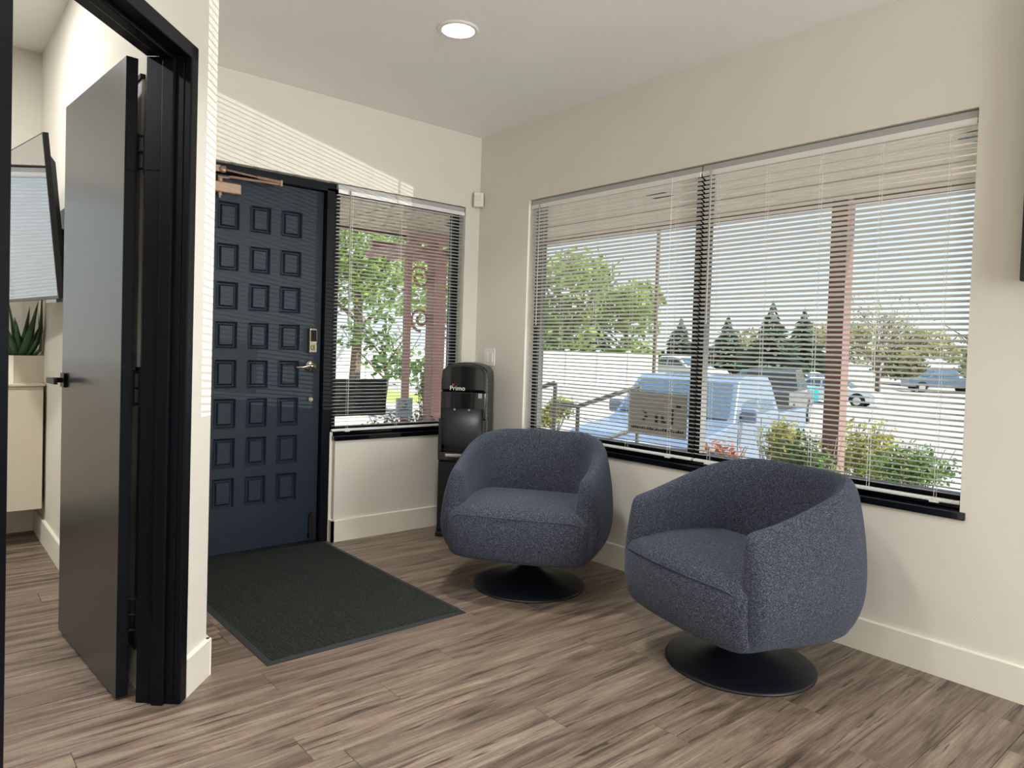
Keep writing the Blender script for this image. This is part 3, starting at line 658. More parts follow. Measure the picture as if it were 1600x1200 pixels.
for sx in (-1, 1):
    bm = BM(); box(bm, sx*WW-0.004 - (0.018 if sx > 0 else -0.0), sx*WW+0.004 + (0 if sx > 0 else 0.018)-0.0, -WD+0.005, -0.10, 0.50, 0.735)
    obj('side_cheek', bm, 'gloss', wcool, bevel=0.004)
# curved alcove
bm = BM(); n = 14
ptsc = [(-0.132*math.cos(math.pi*k/n), -WD+0.02+0.10*math.sin(math.pi*k/n)) for k in range(n+1)]
a = [bm.verts.new((x, y, 0.545)) for x, y in ptsc]; b = [bm.verts.new((x, y, 0.80)) for x, y in ptsc]
for i in range(n): bm.faces.new((a[i], a[i+1], b[i+1], b[i]))
obj('alcove', bm, 'satin', wcool, smooth=True)
bm = BM()
pts2 = [(-0.128*math.cos(math.pi*k/n), -WD+0.004-0.020*math.sin(math.pi*k/n)) for k in range(n+1)]
a = [bm.verts.new((x, y, 0.585-0.018*math.sin(math.pi*i/n))) for i, (x, y) in enumerate(pts2)]; b = [bm.verts.new((x, y, 0.80)) for x, y in pts2]
c = [bm.verts.new((x, y+0.02, 0.80)) for x, y in pts2]
for i in range(n): bm.faces.new((a[i], a[i+1], b[i+1], b[i])); bm.faces.new((b[i], b[i+1], c[i+1], c[i]))
obj('curved_shield', bm, 'satin', wcool, smooth=True)
bm = BM(); box(bm, -WW+0.002, WW-0.002, -WD-0.018, -0.09, 0.475, 0.530); obj('tray_rim', bm, 'gloss', wcool, bevel=0.008)
bm = BM(); box(bm, -0.10, 0.045, -WD-0.024, -WD+0.02, 0.500, 0.522); obj('drip_tray', bm, 'chrome', wcool, bevel=0.006, label='chrome drip tray strip')
bm = BM(); box(bm, -WW+0.002, WW-0.002, -WD, -0.09, 0.03, 0.472); obj('lower_door', bm, 'satin', wcool, bevel=0.010)
bm = BM(); box(bm, -WW-0.004, WW+0.004, -WD-0.006, WD, 0.0, 0.03); obj('foot', bm, 'satin', wcool, bevel=0.006)
for sx in (-0.045, 0.045):
    bm = BM(); cyl(bm, (sx, -WD-0.008, 0.795), (0, -1, 0), 0.008, 0.012, 12); obj('tap_button', bm, 'chrome', wcool)
for sx in (-0.055, 0.055):
    bm = BM(); box(bm, sx-0.004, sx+0.004, -WD+0.006, -WD+0.013, 0.80, 0.905); obj('groove', bm, 'ink', wcool)
text('brand_name', 'Primo', 0.040, 'white', wcool, (-0.035, -WD-0.0018, 0.925), (R(90), 0, 0))
bm = BM(); cyl(bm, (-0.062, -WD-0.0005, 0.948), (0, -1, 0), 0.006, 0.0015, 12)
M['red'] = mat('red', srgb(200, 40, 40), 0.4); obj('brand_dot', bm, 'red', wcool)
bm = BM(); box(bm, 0.095, 0.118, -WD+0.0095, -WD+0.0115, 0.868, 0.898); obj('energy_label', bm, 'grey', wcool)

# ------------------------------------------------------------------ armchairs
def chair_shell():
    bm = BM(); a, bb, bf = 0.330, 0.325, 0.62; al = R(23.5); nU = 44; Tn = 24
    rings = []
    def path(t):
        c, s = math.cos(t), math.sin(t)
        x = a*math.copysign(abs(c)**(0.78 if s > 0 else 0.6), c); y = (bb if s > 0 else bf)*math.copysign(abs(s)**(0.80 if s > 0 else 1.0), s)
        return Vector((x, y, 0))
    def ring(P, tn, scale, fwd, drop):
        nr = Vector((tn.y, -tn.x, 0)); y = P.y
        k = min(1, max(0, (y+0.30)/0.58)); k = k*k*(3-2*k)*0.5 + k*0.5
        ht = 0.600 + 0.145*k - drop; zb = 0.165 + 0.03*(1-k) + drop*0.6; T = 0.064 + 0.002*k
        pts = []
        # outer profile going up, then over the top and down inside
        for i in range(9):
            v = i/8; z = zb + (ht-0.055-zb)*v
            o = T + 0.018*math.sin(math.pi*min(1, v*0.9)) - 0.060*(max(0, 0.36-v)/0.36)**2 - 0.03*v*v
            pts.append((o, z))
        for i in range(1, 8):
            an = math.pi*i/8; pts.append(((T-0.03)*math.cos(an)-0.0+(0.0), ht-0.055+0.055*math.sin(an)))
        for i in range(8):
            v = 1-i/7; z = zb+0.02 + (ht-0.055-zb-0.02)*v; pts.append((-T+0.03 - 0.012*math.sin(math.pi*v) - 0.03*(1-v), z))
        cx = 0.0
        return [bm.verts.new(P + tn*fwd + nr*(cx+(o-cx)*scale) + Vector((0, 0, z))) for o, z in pts]
    ts = [-al + (math.pi+2*al)*i/nU for i in range(nU+1)]
    def tangent(t): d = path(t+0.01)-path(t-0.01); return d.normalized()
    caps = [(0.30, 0.055, 0.030), (0.72, 0.042, 0.012), (0.93, 0.022, 0.003)]
    for sc, f, dr in caps: rings.append(ring(path(ts[0]), tangent(ts[0]), sc, -f, dr))
    for t in ts: rings.append(ring(path(t), tangent(t), 1, 0, 0))
    for sc, f, dr in caps[::-1]: rings.append(ring(path(ts[-1]), tangent(ts[-1]), sc, f, dr))
    m = len(rings[0])
    for i in range(len(rings)-1):
        for k in range(m): bm.faces.new((rings[i][k], rings[i][(k+1) % m], rings[i+1][(k+1) % m], rings[i+1][k]))
    bm.faces.new(rings[0]); bm.faces.new(rings[-1])
    return bm
def chair_seat():
    bm = BM(); rings = []; nS = 22; Wd = 0.336
    prof = [(-0.325, 0.192), (-0.345, 0.198), (-0.364, 0.228), (-0.374, 0.285), (-0.374, 0.355), (-0.366, 0.406), (-0.345, 0.436), (-0.30, 0.452), (-0.22, 0.462), (-0.10, 0.464), (0.05, 0.458), (0.22, 0.445), (0.24, 0.32), (0.22, 0.19), (0.0, 0.185), (-0.2, 0.185)]
    for i in range(nS+1):
        s = -1 + 2*i/nS; s = math.copysign(1-(1-abs(s))**1.6, s)
        k = (max(0, abs(s)-0.80)/0.20); e = math.sqrt(max(0, 1-k*k*0.97)); row = []
        for (y, z) in prof:
            yy = y if y > -0.2 else y + 0.050*abs(s)**2.6
            zc, yc_ = 0.320, -0.08
            x = s*Wd*(1.0)
            row.append(bm.verts.new((x, yc_+(yy-yc_)*(0.93+0.07*e), zc+(z-zc)*(0.72+0.28*e) - (0.010*abs(s)**3 if z > 0.38 else 0))))
        rings.append(row)
    m = len(prof)
    for i in range(nS):
        for k in range(m): bm.faces.new((rings[i][k], rings[i][(k+1) % m], rings[i+1][(k+1) % m], rings[i+1][k]))
    bm.faces.new(rings[0]); bm.faces.new(rings[-1])
    return bm
def make_chair(loc, rz, label):
    c = empty('swivel_armchair', loc, rz, label, 'armchair', 'barrel armchairs under the wide window')
    obj('shell', chair_shell(), 'fabric', c, smooth=True, sub=1)
    st = obj('seat', chair_seat(), 'fabric', c, smooth=True, sub=1)
    bm = BM(); pts = []
    for i in range(25):
        s = -0.88+1.76*i/24; pts.append((s*0.334, -0.3675+0.050*abs(s)**2.6+0.004*0, 0.407-0.010*abs(s)**3 - (0.02*max(0, abs(s)-0.85)/0.08)))
    tube(bm, pts, 0.0022, 6); obj('piping', bm, 'fabric', st, smooth=True)
    bm = BM(); lathe(bm, [(0.280, 0.0), (0.280, 0.006), (0.272, 0.011), (0.22, 0.020), (0.15, 0.036), (0.10, 0.054), (0.065, 0.076), (0.045, 0.098), (0.036, 0.112)], 56)
    obj('pedestal', bm, 'base', c, smooth=True)
    bm = BM(); lathe(bm, [(0.028, 0.108), (0.028, 0.19)], 24); obj('swivel_neck', bm, 'chrome', c, smooth=True, label='chrome neck')
    bm = BM(); box(bm, -0.13, 0.13, -0.13, 0.13, 0.172, 0.205); obj('swivel_plate', bm, 'base', c, bevel=0.01)
    return c
make_chair((-0.571, -1.241, 0), R(-145+90), 'blue-grey barrel armchair beside the water cooler')
c2 = make_chair((-0.514, -2.396, 0), R(166+90), 'blue-grey barrel armchair nearest the viewer under the wide window')

# ------------------------------------------------------------------ exterior
def sm(t): t = min(1, max(0, t)); return t*t*(3-2*t)
def gz(x, y):
    low = sm((x-3.3)/1.0)*sm((9-y+0.3*x)/5)
    return -0.15 - 0.95*low - 0.004*max(0, x-8)
def spot(tn, d):       # a place out in the lot by bearing and distance from the room's entrance axis
    return (CX+d*(math.sin(_y)+tn*math.cos(_y)), CY+d*(math.cos(_y)-tn*math.sin(_y)))
gx = [-60, -30, -15, -8, -4, -1, 0.13] + [0.6+0.5*i for i in range(12)] + [8, 10, 13, 17, 22, 28, 35, 45, 60, 80, 120, 200]
gy = [-120, -60, -30, -15, -8, -5, -3.5] + [-3+0.75*i for i in range(14)] + [8, 9, 10.5, 12, 14, 17, 20, 24, 30, 40, 60, 100, 160]
bm = BM(); gv = [[bm.verts.new((x, y, gz(x, y))) for y in gy] for x in gx]
for i in range(len(gx)-1):
    for j in range(len(gy)-1):
        cx_, cy_ = (gx[i]+gx[i+1])/2, (gy[j]+gy[j+1])/2
        if cx_ < 0.13 and cy_ < 1.3: continue
        f = bm.faces.new((gv[i][j], gv[i+1][j], gv[i+1][j+1], gv[i][j+1]))
        f.material_index = 2 if (cy_ > 10.5 and cx_ < 9 and cy_ < 24) else (1 if cx_ < 4.2 else 0)
g = obj('ground', bm, 'asphalt'); g.data.materials.append(M['gravel']); g.data.materials.append(M['grass'])
tag(g, 'sunlit parking lot and gravel beds outside the windows', 'ground', kind='structure')

bm = BM(); box(bm, 2.19, 2.31, -1.50, -1.38, gz(2.2, 0), 2.36)
tag(obj('porch_post', bm, 'post', bevel=0.004), 'square red-brown porch post behind the right half of the wide window', 'post')
# arbor seen through the narrow window
M['arbor'] = mat('arbor_paint', srgb(178, 132, 126), 0.6, noise=0.1)
ab = empty('porch_arbor', (1.40, 2.55, -0.15), 0, 'red-brown scrollwork arbor posts outside the narrow window', 'arbor')
for x, y, w_ in ((0.0, 0.0, 0.15), (-0.36, 0.0, 0.06), (0.27, 0.06, 0.06)):
    bm = BM(); box(bm, x-w_/2, x+w_/2, y-w_/2, y+w_/2, 0, 2.36); obj('arbor_post', bm, 'arbor', ab)
for k in range(4):
    bm = BM(); box(bm, -0.45+0.26*k, -0.40+0.26*k, -0.3, 0.75, 2.30, 2.39); obj('rafter', bm, 'arbor', ab)
for yy in (-0.2, 0.55):
    bm = BM(); box(bm, -0.5, 0.9, yy-0.03, yy+0.03, 2.39, 2.47); obj('beam', bm, 'arbor', ab)
def arc(cx_, cz_, r0, r1, a0_, a1_, y, n=20): return [(cx_+(r0+(r1-r0)*i/n)*math.cos(a0_+(a1_-a0_)*i/n), y, cz_+(r0+(r1-r0)*i/n)*math.sin(a0_+(a1_-a0_)*i/n)) for i in range(n+1)]
for (cx_, cz_, a0_, a1_) in ((-0.20, 2.05, 0, 9), (-0.18, 1.62, 2, 11), (0.13, 2.02, 3, -6), (0.14, 1.50, 1, 10)):
    bm = BM(); tube(bm, arc(cx_, cz_, 0.03, 0.13, a0_, a1_, 0.02, 26), 0.016, 6); obj('scroll', bm, 'arbor', ab)
bm = BM(); tube(bm, [(0.06, 0, 1.35), (0.10, 0.1, 1.75), (0.24, 0.3, 2.1)], 0.03, 6); obj('brace', bm, 'arbor', ab)
# stair rail
M['rail'] = mat('rail_grey', srgb(120, 124, 124), 0.4, metal=0.3)
rl = empty('stair_railing', (*spot(0.1, 6.4), gz(2, 0)), 0, 'grey metal stair railing outside the left pane', 'railing')
def rp(tn, d, z): x, y = spot(tn, d); return Vector((x, y, z)) - rl.location
for tn, zt in ((0.058, 0.89), (0.091, 0.68), (0.176, 0.88)):
    a = rp(tn, 6.4, zt); bm = BM(); tube(bm, [(a.x, a.y, 0), a], 0.018, 8); obj('railing_post', bm, 'rail', rl)
for pts in ([(0.02, 0.80), (0.058, 0.89)], [(0.058, 0.70), (0.091, 0.68), (0.176, 0.88)], [(0.091, 0.30), (0.176, 0.50)]):
    bm = BM(); tube(bm, [rp(t_, 6.4, z_) for t_, z_ in pts], 0.020, 8); obj('handrail', bm, 'rail', rl)
# signs stuck to the panes
sg = empty('window_sign', (0.089, -1.49, 0.735), 0, 'grey sign with dark lettering stuck on the left pane of the wide window', 'sign')
bm = BM(); box(bm, -0.002, 0.0, -0.195, 0.195, 0.0, 0.235); obj('film', bm, 'grey', sg)
bm = BM()
for (y, z, w_, h_) in ((0.09, 0.135, 0.012, 0.012), (0.075, 0.12, 0.016, 0.01), (0.07, 0.10, 0.02, 0.01), (0.085, 0.085, 0.016, 0.01), (-0.0, 0.10, 0.018, 0.05), (-0.035, 0.10, 0.006, 0.05), (-0.055, 0.08, 0.016, 0.012), (-0.045, 0.10, 0.006, 0.05), (-0.10, 0.10, 0.018, 0.085), (-0.14, 0.17, 0.03, 0.01)):
    box(bm, -0.0035, -0.0019, y-w_/2, y+w_/2, z-h_/2 if h_ < .02 else z-0.03, z+h_/2 if h_ < .02 else z-0.03+h_)
o = obj('lettering', bm, 'ink', sg); o['kind'] = 'stuff'
bm = BM(); rr = random.Random(3); y = 0.17
while y > -0.17:
    w_ = rr.uniform(0.004, 0.012); h_ = rr.uniform(0.008, 0.018); box(bm, -0.0035, -0.0019, y-w_, y, 0.028, 0.028+h_); y -= w_+rr.uniform(0.003, 0.008)
o = obj('small_lettering', bm, 'ink', sg); o['kind'] = 'stuff'
bm = BM(); box(bm, -1.005, -0.630, 0.098, 0.106, 0.735, 0.965)
tag(obj('sign_board', bm, 'ink', bevel=0.001), 'black board against the lower left of the narrow window', 'sign')
sk = empty('window_sticker', (-0.50, 0.089, 0.715), 0, 'small grey square sticker with a multicoloured ring low on the narrow window', 'sticker')
bm = BM(); box(bm, -0.062, 0.062, -0.002, 0, 0, 0.125); M['film2'] = mat('film_blue_grey', srgb(150, 166, 176), 0.5); obj('film', bm, 'film2', sk)
for nme, colr, a0_, a1_ in (('red', (205, 60, 55), 40, 150), ('yellow', (220, 180, 60), 150, 210), ('green', (50, 140, 80), 210, 320), ('blue', (50, 90, 190), 320, 362)):
    M['s'+nme] = mat('s_'+nme, srgb(*colr), 0.5); bm = BM(); n = 10
    ri, ro = 0.016, 0.025
    v = [[bm.verts.new((r_*math.cos(R(a0_+(a1_-a0_)*i/n)), -0.003, 0.082+r_*math.sin(R(a0_+(a1_-a0_)*i/n)))) for r_ in (ri, ro)] for i in range(n+1)]
    for i in range(n): bm.faces.new((v[i][0], v[i][1], v[i+1][1], v[i+1][0]))
    obj('ring_segment', bm, 's'+nme, sk, label=nme+' ring segment')
bm = BM(); box(bm, 0.0, 0.025, -0.0032, -0.002, 0.078, 0.086); obj('ring_bar', bm, 'sblue', sk, label='blue bar')
for z_, w_ in ((0.045, 0.034), (0.028, 0.046)):
    bm = BM(); box(bm, -w_, w_, -0.003, -0.002, z_, z_+0.006); obj('text_line', bm, 'ink', sk)

# vehicles: local +x is the rear, origin at the front centre on the ground
def vehicle(name, loc, rz, label, cat, paint, L, Wd_, prof, glassq, wheels, wr, shield, cabw=0.86, belt=1.0, extra=None):
    v = empty(name, loc, rz, label, cat, 'vehicles in the parking lot')
    bm = BM(); hw = Wd_/2
    def yw(z): return hw if z <= belt else hw*(1-(1-cabw)*min(1, (z-belt)/0.55))
    a = [bm.verts.new((x, -yw(z), z)) for x, z in prof]; b = [bm.verts.new((x, yw(z), z)) for x, z in prof]
    bm.faces.new(a); bm.faces.new(b[::-1])
    for i in range(len(prof)): bm.faces.new((a[i], a[(i+1) % len(prof)], b[(i+1) % len(prof)], b[i]))
    bmesh.ops.triangulate(bm, faces=[f for f in bm.faces if len(f.verts) > 4])
    obj('body', bm, paint, v, bevel=0.05, bseg=3, smooth=False)
    for q in glassq:
        for s in (-1, 1):
            bm = BM(); vs = [bm.verts.new((x, s*(yw(z)+0.012), z)) for x, z in q]; bm.faces.new(vs); obj('side_window', bm, 'carglass', v)
    for (x0, z0, x1, z1) in shield:
        bm = BM(); d = Vector((z1-z0, 0, -(x1-x0))).normalized()*0.02
        if d.z < 0: d = -d
        vs = [bm.verts.new(Vector((x, s*(yw(z)-0.08), z))+d) for x, z, s in ((x0, z0, -1), (x0, z0, 1), (x1, z1, 1), (x1, z1, -1))]; bm.faces.new(vs); obj('windshield', bm, 'carglass', v)
    for wx in wheels:
        for s in (-1, 1):
            bm = BM(); cyl(bm, (wx, s*(hw-0.22), wr), (0, s, 0), wr, 0.24, 24); o = obj('wheel', bm, 'tire', v, bevel=0.02)
            bm = BM(); cyl(bm, (wx, s*(hw+0.005), wr), (0, s, 0), wr*0.62, 0.02, 20); obj('rim', bm, 'chrome', o)
            bm = BM(); n = 14; ar = [(wx+(wr+0.07)*math.cos(math.pi*k/n), wr+(wr+0.07)*math.sin(math.pi*k/n)) for k in range(n+1)]
            vs = [bm.verts.new((x, s*(hw+0.004), z)) for x, z in ar]; bm.faces.new(vs); obj('wheel_arch', bm, 'ink', v)
    if extra: extra(v, hw)
    return v
pick = [(0.0, 0.45), (0.0, 1.02), (0.12, 1.14), (1.15, 1.24), (1.45, 1.28), (2.05, 1.88), (2.25, 1.95), (3.55, 1.95), (3.75, 1.86), (3.88, 1.32), (3.90, 1.30), (5.75, 1.30), (5.82, 1.26), (5.82, 0.55), (5.5, 0.45)]
pgl = [[(1.75, 1.34), (2.22, 1.82), (2.72, 1.85), (2.74, 1.36)], [(2.82, 1.36), (2.80, 1.85), (3.48, 1.84), (3.62, 1.40)]]
def truckx(v, hw):
    bm = BM(); box(bm, -0.03, 0.02, -0.62, 0.62, 0.68, 1.06); o = obj('grille', bm, 'p_silver', v, bevel=0.03)
    for z_ in (0.76, 0.86, 0.96):
        bm = BM(); box(bm, -0.045, -0.02, -0.56, 0.56, z_-0.025, z_+0.015); obj('grille_bar', bm, 'ink', o)
    for s in (-1, 1):
        bm = BM(); box(bm, -0.02, 0.25, s*0.80-0.16, s*0.80+0.16, 0.82, 1.04); obj('headlight', bm, 'glass' if 0 else 'chrome', v, bevel=0.04)
        bm = BM(); box(bm, 1.72, 1.84, s*(hw+0.12)-0.12, s*(hw+0.12)+0.12, 1.28, 1.50); obj('mirror', bm, 'p_truck', v, bevel=0.04)
        for x_ in (2.60, 3.45):
            bm = BM(); box(bm, x_, x_+0.18, s*(hw+0.02)-0.02, s*(hw+0.02)+0.02, 1.12, 1.16); obj('door_handle', bm, 'chrome', v)
        for x_ in (1.62, 2.78, 3.84):
            bm = BM(); box(bm, x_, x_+0.012, s*(hw+0.003)-0.003, s*(hw+0.003)+0.003, 0.52, 1.30); obj('door_gap', bm, 'ink', v)
    bm = BM(); box(bm, -0.10, 0.10, -0.96, 0.96, 0.40, 0.62); obj('bumper', bm, 'chrome', v, bevel=0.05)
    bm = BM(); box(bm, 3.92, 5.76, -0.85, 0.85, 1.296, 1.305); obj('bed_cover', bm, 'ink', v)
tx, ty = 4.95, 1.60; ta = R(14)
vehicle('pickup_truck', (tx-math.sin(ta)*1.0, ty+math.cos(ta)*1.0, -1.10), ta, 'large pale blue-silver pickup truck parked nose toward the wide window', 'truck', 'p_truck', 5.8, 2.0, pick, pgl, (1.0, 4.75), 0.42, [(1.50, 1.34, 2.02, 1.84)], belt=1.28, extra=truckx)
sed = [(0.0, 0.30), (0.0, 0.66), (0.15, 0.78), (1.15, 0.92), (1.85, 1.38), (2.3, 1.45), (3.2, 1.42), (4.05, 1.02), (4.65, 0.98), (4.72, 0.80), (4.70, 0.32)]
sgl = [[(1.45, 0.98), (1.98, 1.34), (2.55, 1.38), (2.55, 0.98)], [(2.65, 0.98), (2.65, 1.38), (3.15, 1.35), (3.75, 1.02)]]
suv = [(0.0, 0.35), (0.0, 0.95), (0.2, 1.05), (1.1, 1.12), (1.6, 1.65), (2.0, 1.75), (4.3, 1.72), (4.6, 1.1), (4.65, 0.4)]
vgl = [[(1.45, 1.18), (1.78, 1.60), (2.6, 1.65), (2.6, 1.18)], [(2.7, 1.18), (2.7, 1.65), (4.1, 1.62), (4.35, 1.18)]]
def park(fn_, tn, d, rz, label, cat, paint, prof, gl, wh, wr, sh, belt):
    x, y = spot(tn, d); return vehicle(fn_, (x, y, gz(x, y)), rz, label, cat, paint, 4.7, 1.8, prof, gl, wh, wr, sh, belt=belt)
park('sedan', 0.515, 36, R(100), 'white sedan right of the red-brown porch post', 'car', 'p_white', sed, sgl, (0.85, 3.75), 0.33, [(1.18, 0.95, 1.83, 1.37)], 0.95)
park('suv', 0.405, 33, R(60), 'bright turquoise car left of the red-brown porch post', 'car', 'p_cyan', suv, vgl, (0.9, 3.7), 0.37, [(1.12, 1.15, 1.58, 1.63)], 1.12)
park('pickup_truck', 0.385, 27, R(200), 'dark grey pickup truck between silver pickup and turquoise car', 'truck', 'p_dark', pick, pgl, (1.0, 4.75), 0.42, [(1.50, 1.34, 2.02, 1.84)], 1.28)
park('sedan', 0.450, 47, R(70), 'white car just left of the porch post beyond the turquoise car', 'car', 'p_white', sed, sgl, (0.85, 3.75), 0.33, [(1.18, 0.95, 1.83, 1.37)], 0.95)
park('pickup_truck', 0.55, 60, R(-48), 'pale blue pickup truck far off near the right window edge', 'truck', 'p_blue', pick, pgl, (1.0, 4.75), 0.42, [(1.50, 1.34, 2.02, 1.84)], 1.28)
park('sedan', 0.285, 35, R(80), 'white car far off above the roof of the silver pickup', 'car', 'p_white', sed, sgl, (0.85, 3.75), 0.33, [(1.18, 0.95, 1.83, 1.37)], 0.95)

# vegetation
def leaves(bm, c, r, n, size, rg, flat=1.0, shell=0.5):
    for _ in range(n):
        d = Vector((rg.gauss(0, 1), rg.gauss(0, 1), rg.gauss(0, 1))).normalized(); q = Vector(c) + Vector((d.x*r[0], d.y*r[1], d.z*r[2]))*(shell+(1-shell)*rg.random())
        s = size*rg.uniform(0.6, 1.3); u_ = Vector((rg.gauss(0, 1), rg.gauss(0, 1), rg.gauss(0, 0.7))).normalized(); v_ = u_.cross(d)
        if v_.length < 0.05: continue
        v_.normalize(); bm.faces.new([bm.verts.new(q+u_*s), bm.verts.new(q+v_*s*0.55), bm.verts.new(q-u_*s), bm.verts.new(q-v_*s*0.55)])
def broadleaf(tn, d, h, w_, m, label, seed, n=1400, size=0.16, low=0.25):
    x, y = spot(tn, d); z = gz(x, y); rg = random.Random(seed)
    t = empty('leafy_tree', (x, y, z), 0, label, 'tree', 'trees beyond the parking lot')
    bm = BM(); tube(bm, [(0, 0, 0), (0.1, 0, h*0.3), (0, 0.1, h*0.6)], 0.2, 7, rs=[0.028*w_, 0.022*w_, 0.012*w_])
    for k in range(7):
        an = k*2.4; tube(bm, [(0, 0, h*(0.25+0.05*k)), (math.cos(an)*w_*0.3, math.sin(an)*w_*0.3, h*(0.5+0.05*k)), (math.cos(an)*w_*0.42, math.sin(an)*w_*0.42, h*(0.66+0.04*k))], 0.1, 5, rs=[0.010*w_, 0.006*w_, 0.003*w_])
    obj('trunk', bm, 'bark', t)
    bm = BM()
    for k in range(11):
        an = rg.uniform(0, 6.28); rr_ = rg.uniform(0, 0.32)*w_; leaves(bm, (rr_*math.cos(an), rr_*math.sin(an), h*rg.uniform(low+0.15, 0.86)), (w_*0.24, w_*0.24, h*0.15), n//11, size, rg)
    o = obj('foliage', bm, m, t); o['kind'] = 'stuff'
    return t
def spruce(tn, d, h, w_, label, seed):
    x, y = spot(tn, d); z = gz(x, y); rg = random.Random(seed)
    t = empty('spruce_tree', (x, y, z), 0, label, 'tree', 'trees beyond the parking lot')
    bm = BM(); tube(bm, [(0, 0, 0), (0, 0, h)], 0.1, 6, rs=[0.035*w_, 0.01]); obj('trunk', bm, 'bark', t)
    bm = BM()
    for i in range(20):
        zz = h*(0.08+0.9*i/20); rr_ = w_*0.5*(1-i/20.5)
        nb = 9+int(10*(1-i/20))
        for k in range(nb):
            an = rg.uniform(0, 6.28); L_ = rr_*rg.uniform(0.75, 1.12); c_, s_ = math.cos(an), math.sin(an); wd = 0.16*L_+0.06
            p0 = Vector((0, 0, zz+0.04*h)); p1 = Vector((c_*L_, s_*L_, zz-0.05*h*rg.uniform(0.4, 1))); sd_ = Vector((-s_, c_, 0))*wd; pm = (p0+p1)/2
            bm.faces.new([bm.verts.new(p0), bm.verts.new(pm+sd_), bm.verts.new(p1), bm.verts.new(pm-sd_)])
            bm.faces.new([bm.verts.new(p0), bm.verts.new(pm+Vector((0, 0, wd*0.5))), bm.verts.new(p1), bm.verts.new(pm-Vector((0, 0, wd)))])
    o = obj('foliage', bm, 'spruce', t); o['kind'] = 'stuff'
broadleaf(-0.225, 24, 7.2, 7.0, 'leafy', 'large yellow-green tree filling the narrow window', 1, 5200, 0.11)
broadleaf(-0.185, 15, 2.6, 2.2, 'hedge', 'darker green small tree left of the arbor in the narrow window', 2, 500, 0.09, 0.2)
broadleaf(-0.09, 43, 9.6, 7, 'leafy', 'yellow-green tree behind the arbor', 3, 2600, 0.13)
broadleaf(0.065, 32, 6.6, 6.5, 'leafy', 'pale green tree at the left end of the wide window', 4, 2400, 0.19, 0.1)
broadleaf(0.155, 36, 5.4, 5.0, 'leafy', 'yellowish tree right of the tall spruce in the left pane', 5, 1600, 0.19, 0.1)
broadleaf(0.335, 64, 4.2, 8, 'bud', 'low pale bushy tree between the spruces', 6, 1400, 0.22, 0.0)
spruce(0.112, 44, 7.4, 3.2, 'dark spruce between the yellow-green trees in the left pane', 7)
spruce(0.232, 44, 3.8, 4.2, 'short dark spruce left of the window mullion', 8)
spruce(0.298, 53, 4.6, 4.8, 'dark spruce just right of the window mullion', 9)
spruce(0.360, 42, 5.1, 5.0, 'tall dark spruce above the dark pickup truck', 10)
spruce(0.405, 56, 5.6, 5.6, 'dark spruce just left of the porch post', 11)
for i, (tn, d, h, w_, l) in enumerate(((0.56, 72, 6.0, 9, 'hazy budding trees far off right of the bare tree'), (0.46, 90, 6.2, 12, 'hazy budding trees far off behind the porch post'), (0.655, 95, 8.0, 11, 'hazy budding trees at the right window edge'))):
    broadleaf(tn, d, h+1, w_, 'bud', l, 20+i, 2000, 0.32, 0.0)
# bare tree
x, y = spot(0.512, 47); bt = empty('bare_tree', (x, y, gz(x, y)), 0, 'bare branching tree right of the porch post', 'tree', 'trees beyond the parking lot')
bm = BM(); rg = random.Random(5)
def branch(p, d, L_, r_, lv):
    q = p + d*L_; tube(bm, [p, (p+q)/2+Vector((rg.uniform(-.05, .05)*L_, rg.uniform(-.05, .05)*L_, 0)), q], r_, 5, rs=[r_, r_*0.8, r_*0.6], cap=False)
    if lv == 0: return
    for k in range(3 if lv > 1 else 4):
        nd = (d + Vector((rg.gauss(0, 0.55), rg.gauss(0, 0.55), rg.uniform(-0.1, 0.35)))).normalized(); branch(p+d*L_*rg.uniform(0.6, 1), nd, L_*rg.uniform(0.6, 0.8), r_*0.55, lv-1)
branch(Vector((0, 0, 0)), Vector((0, 0, 1)), 2.4, 0.20, 5)
o = obj('branches', bm, 'bark', bt)
bm = BM(); leaves(bm, (0, 0, 5.0), (3.4, 3.4, 2.4), 900, 0.09, rg, shell=0.2); o = obj('buds', bm, 'bud', bt); o['kind'] = 'stuff'
def shrub(name, loc, r, h, m, label, n, size, seed, stems=True, low=0.25):
    rg = random.Random(seed); s = empty(name, loc, 0, label, 'shrub', 'shrubs in the gravel bed')
    bm = BM()
    for k in range(16):
        an = rg.uniform(0, 6.28); rr_ = r*rg.uniform(0.3, 0.95); tube(bm, [(0.05*math.cos(an), 0.05*math.sin(an), 0), (rr_*0.5*math.cos(an), rr_*0.5*math.sin(an), h*0.45), (rr_*math.cos(an+.2), rr_*math.sin(an+.2), h*0.85)], 0.006, 4, rs=[0.009, 0.006, 0.003])
    o = obj('stems', bm, 'twig', s); o['kind'] = 'stuff'
    bm = BM()
    for k in range(9):
        an = rg.uniform(0, 6.28); rr_ = rg.uniform(0, 0.55)*r; leaves(bm, (rr_*math.cos(an), rr_*math.sin(an), h*rg.uniform(low+0.2, 0.82)), (r*0.52, r*0.52, h*0.2), n//9, size, rg, shell=0.35)
    o = obj('foliage', bm, m, s); o['kind'] = 'stuff'
shrub('round_shrub', (*spot(0.431, 4.85), -0.15), 0.36, 0.92, 'hedge', 'dense green shrub in front of the porch post', 2600, 0.021, 31, low=0.1)
shrub('round_shrub', (*spot(0.565, 6.1), -0.2), 0.42, 0.75, 'hedge', 'green shrub with bare stems at the lower right of the wide window', 2200, 0.022, 32, low=0.3)
shrub('low_shrub', (*spot(0.49, 8.6), -1.0), 0.55, 1.65, 'gold', 'yellow-green shrub behind the porch post', 2200, 0.034, 33, low=0.3)
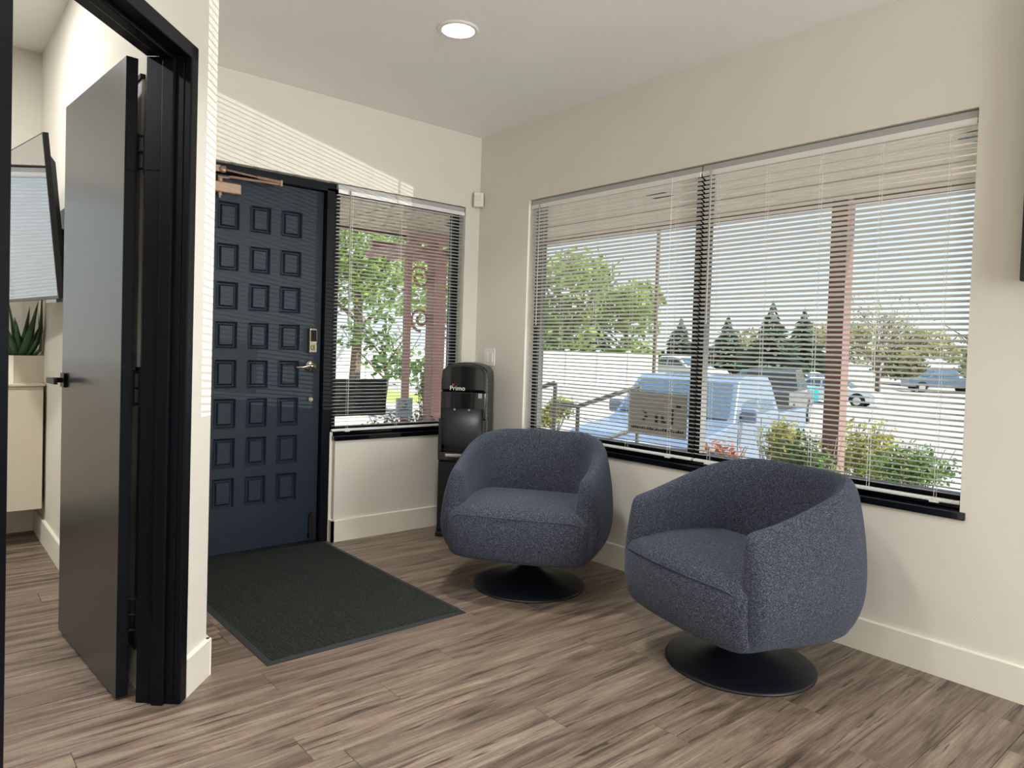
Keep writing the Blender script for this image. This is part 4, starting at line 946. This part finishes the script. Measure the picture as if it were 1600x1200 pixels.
shrub('low_shrub', (*spot(0.385, 8.3), -1.0), 0.38, 1.55, 'gold', 'yellow shrub left of the porch post beside the truck tail', 1500, 0.034, 36, low=0.4)
shrub('low_shrub', (*spot(0.285, 5.7), -0.15), 0.30, 0.72, 'rust', 'orange-leaved shrub right of the mullion at the sill', 600, 0.024, 34, low=0.3)
shrub('low_shrub', (*spot(0.06, 12.5), -0.3), 0.5, 0.75, 'gold', 'small yellow-green bush behind the stair railing', 600, 0.05, 35, low=0.1)
shrub('dry_shrub', (0.75, 2.1, -0.15), 0.45, 0.75, 'twig', 'dry twiggy shrub at the foot of the arbor', 700, 0.022, 37, low=0.2)
shrub('vine_shrub', (1.80, 3.25, -0.15), 0.22, 1.35, 'leafy', 'leafy climber between the arbor posts', 700, 0.030, 38, low=0.1)
# far white wall, building, lamp pole
a = spot(-0.36, 27); b = spot(0.20, 30); dv_ = (Vector((*b, 0))-Vector((*a, 0)))
bm = BM(); Lw = dv_.length; box(bm, 0, Lw, -0.1, 0.1, -1.6, 1.2)
for k in range(12): box(bm, Lw*k/12, Lw*k/12+0.08, -0.13, 0.13, -1.6, 1.26)
o = obj('boundary_wall', bm, 'fence', loc=(a[0], a[1], 0)); o.rotation_euler = (0, 0, math.atan2(dv_.y, dv_.x)); tag(o, 'long bright white boundary wall beyond the lawn', 'wall', kind='structure')
x, y = spot(0.722, 84); hb = empty('grey_building', (x, y, gz(x, y)), R(20), 'pale grey building at the right edge of the wide window', 'building')
bm = BM(); box(bm, -2.5, 2.5, 0, 4, 0, 3.4); obj('wall', bm, 'fence', hb)
bm = BM(); box(bm, -2.8, 2.8, -0.3, 4.3, 3.4, 3.65); obj('roof', bm, 'grey', hb)
bm = BM(); box(bm, -1.6, -0.6, -0.03, 0.02, 1.0, 2.2); obj('window', bm, 'carglass', hb)
x, y = spot(0.196, 19); lp = empty('lamp_pole', (x, y, gz(x, y)), 0, 'thin brown pole behind the silver pickup', 'pole')
bm = BM(); tube(bm, [(0, 0, 0), (0, 0, 8)], 0.05, 8); obj('pole', bm, 'bark', lp)
bm = BM(); box(bm, -0.5, 0.1, -0.12, 0.12, 7.9, 8.05); obj('lamp_head', bm, 'ink', lp)
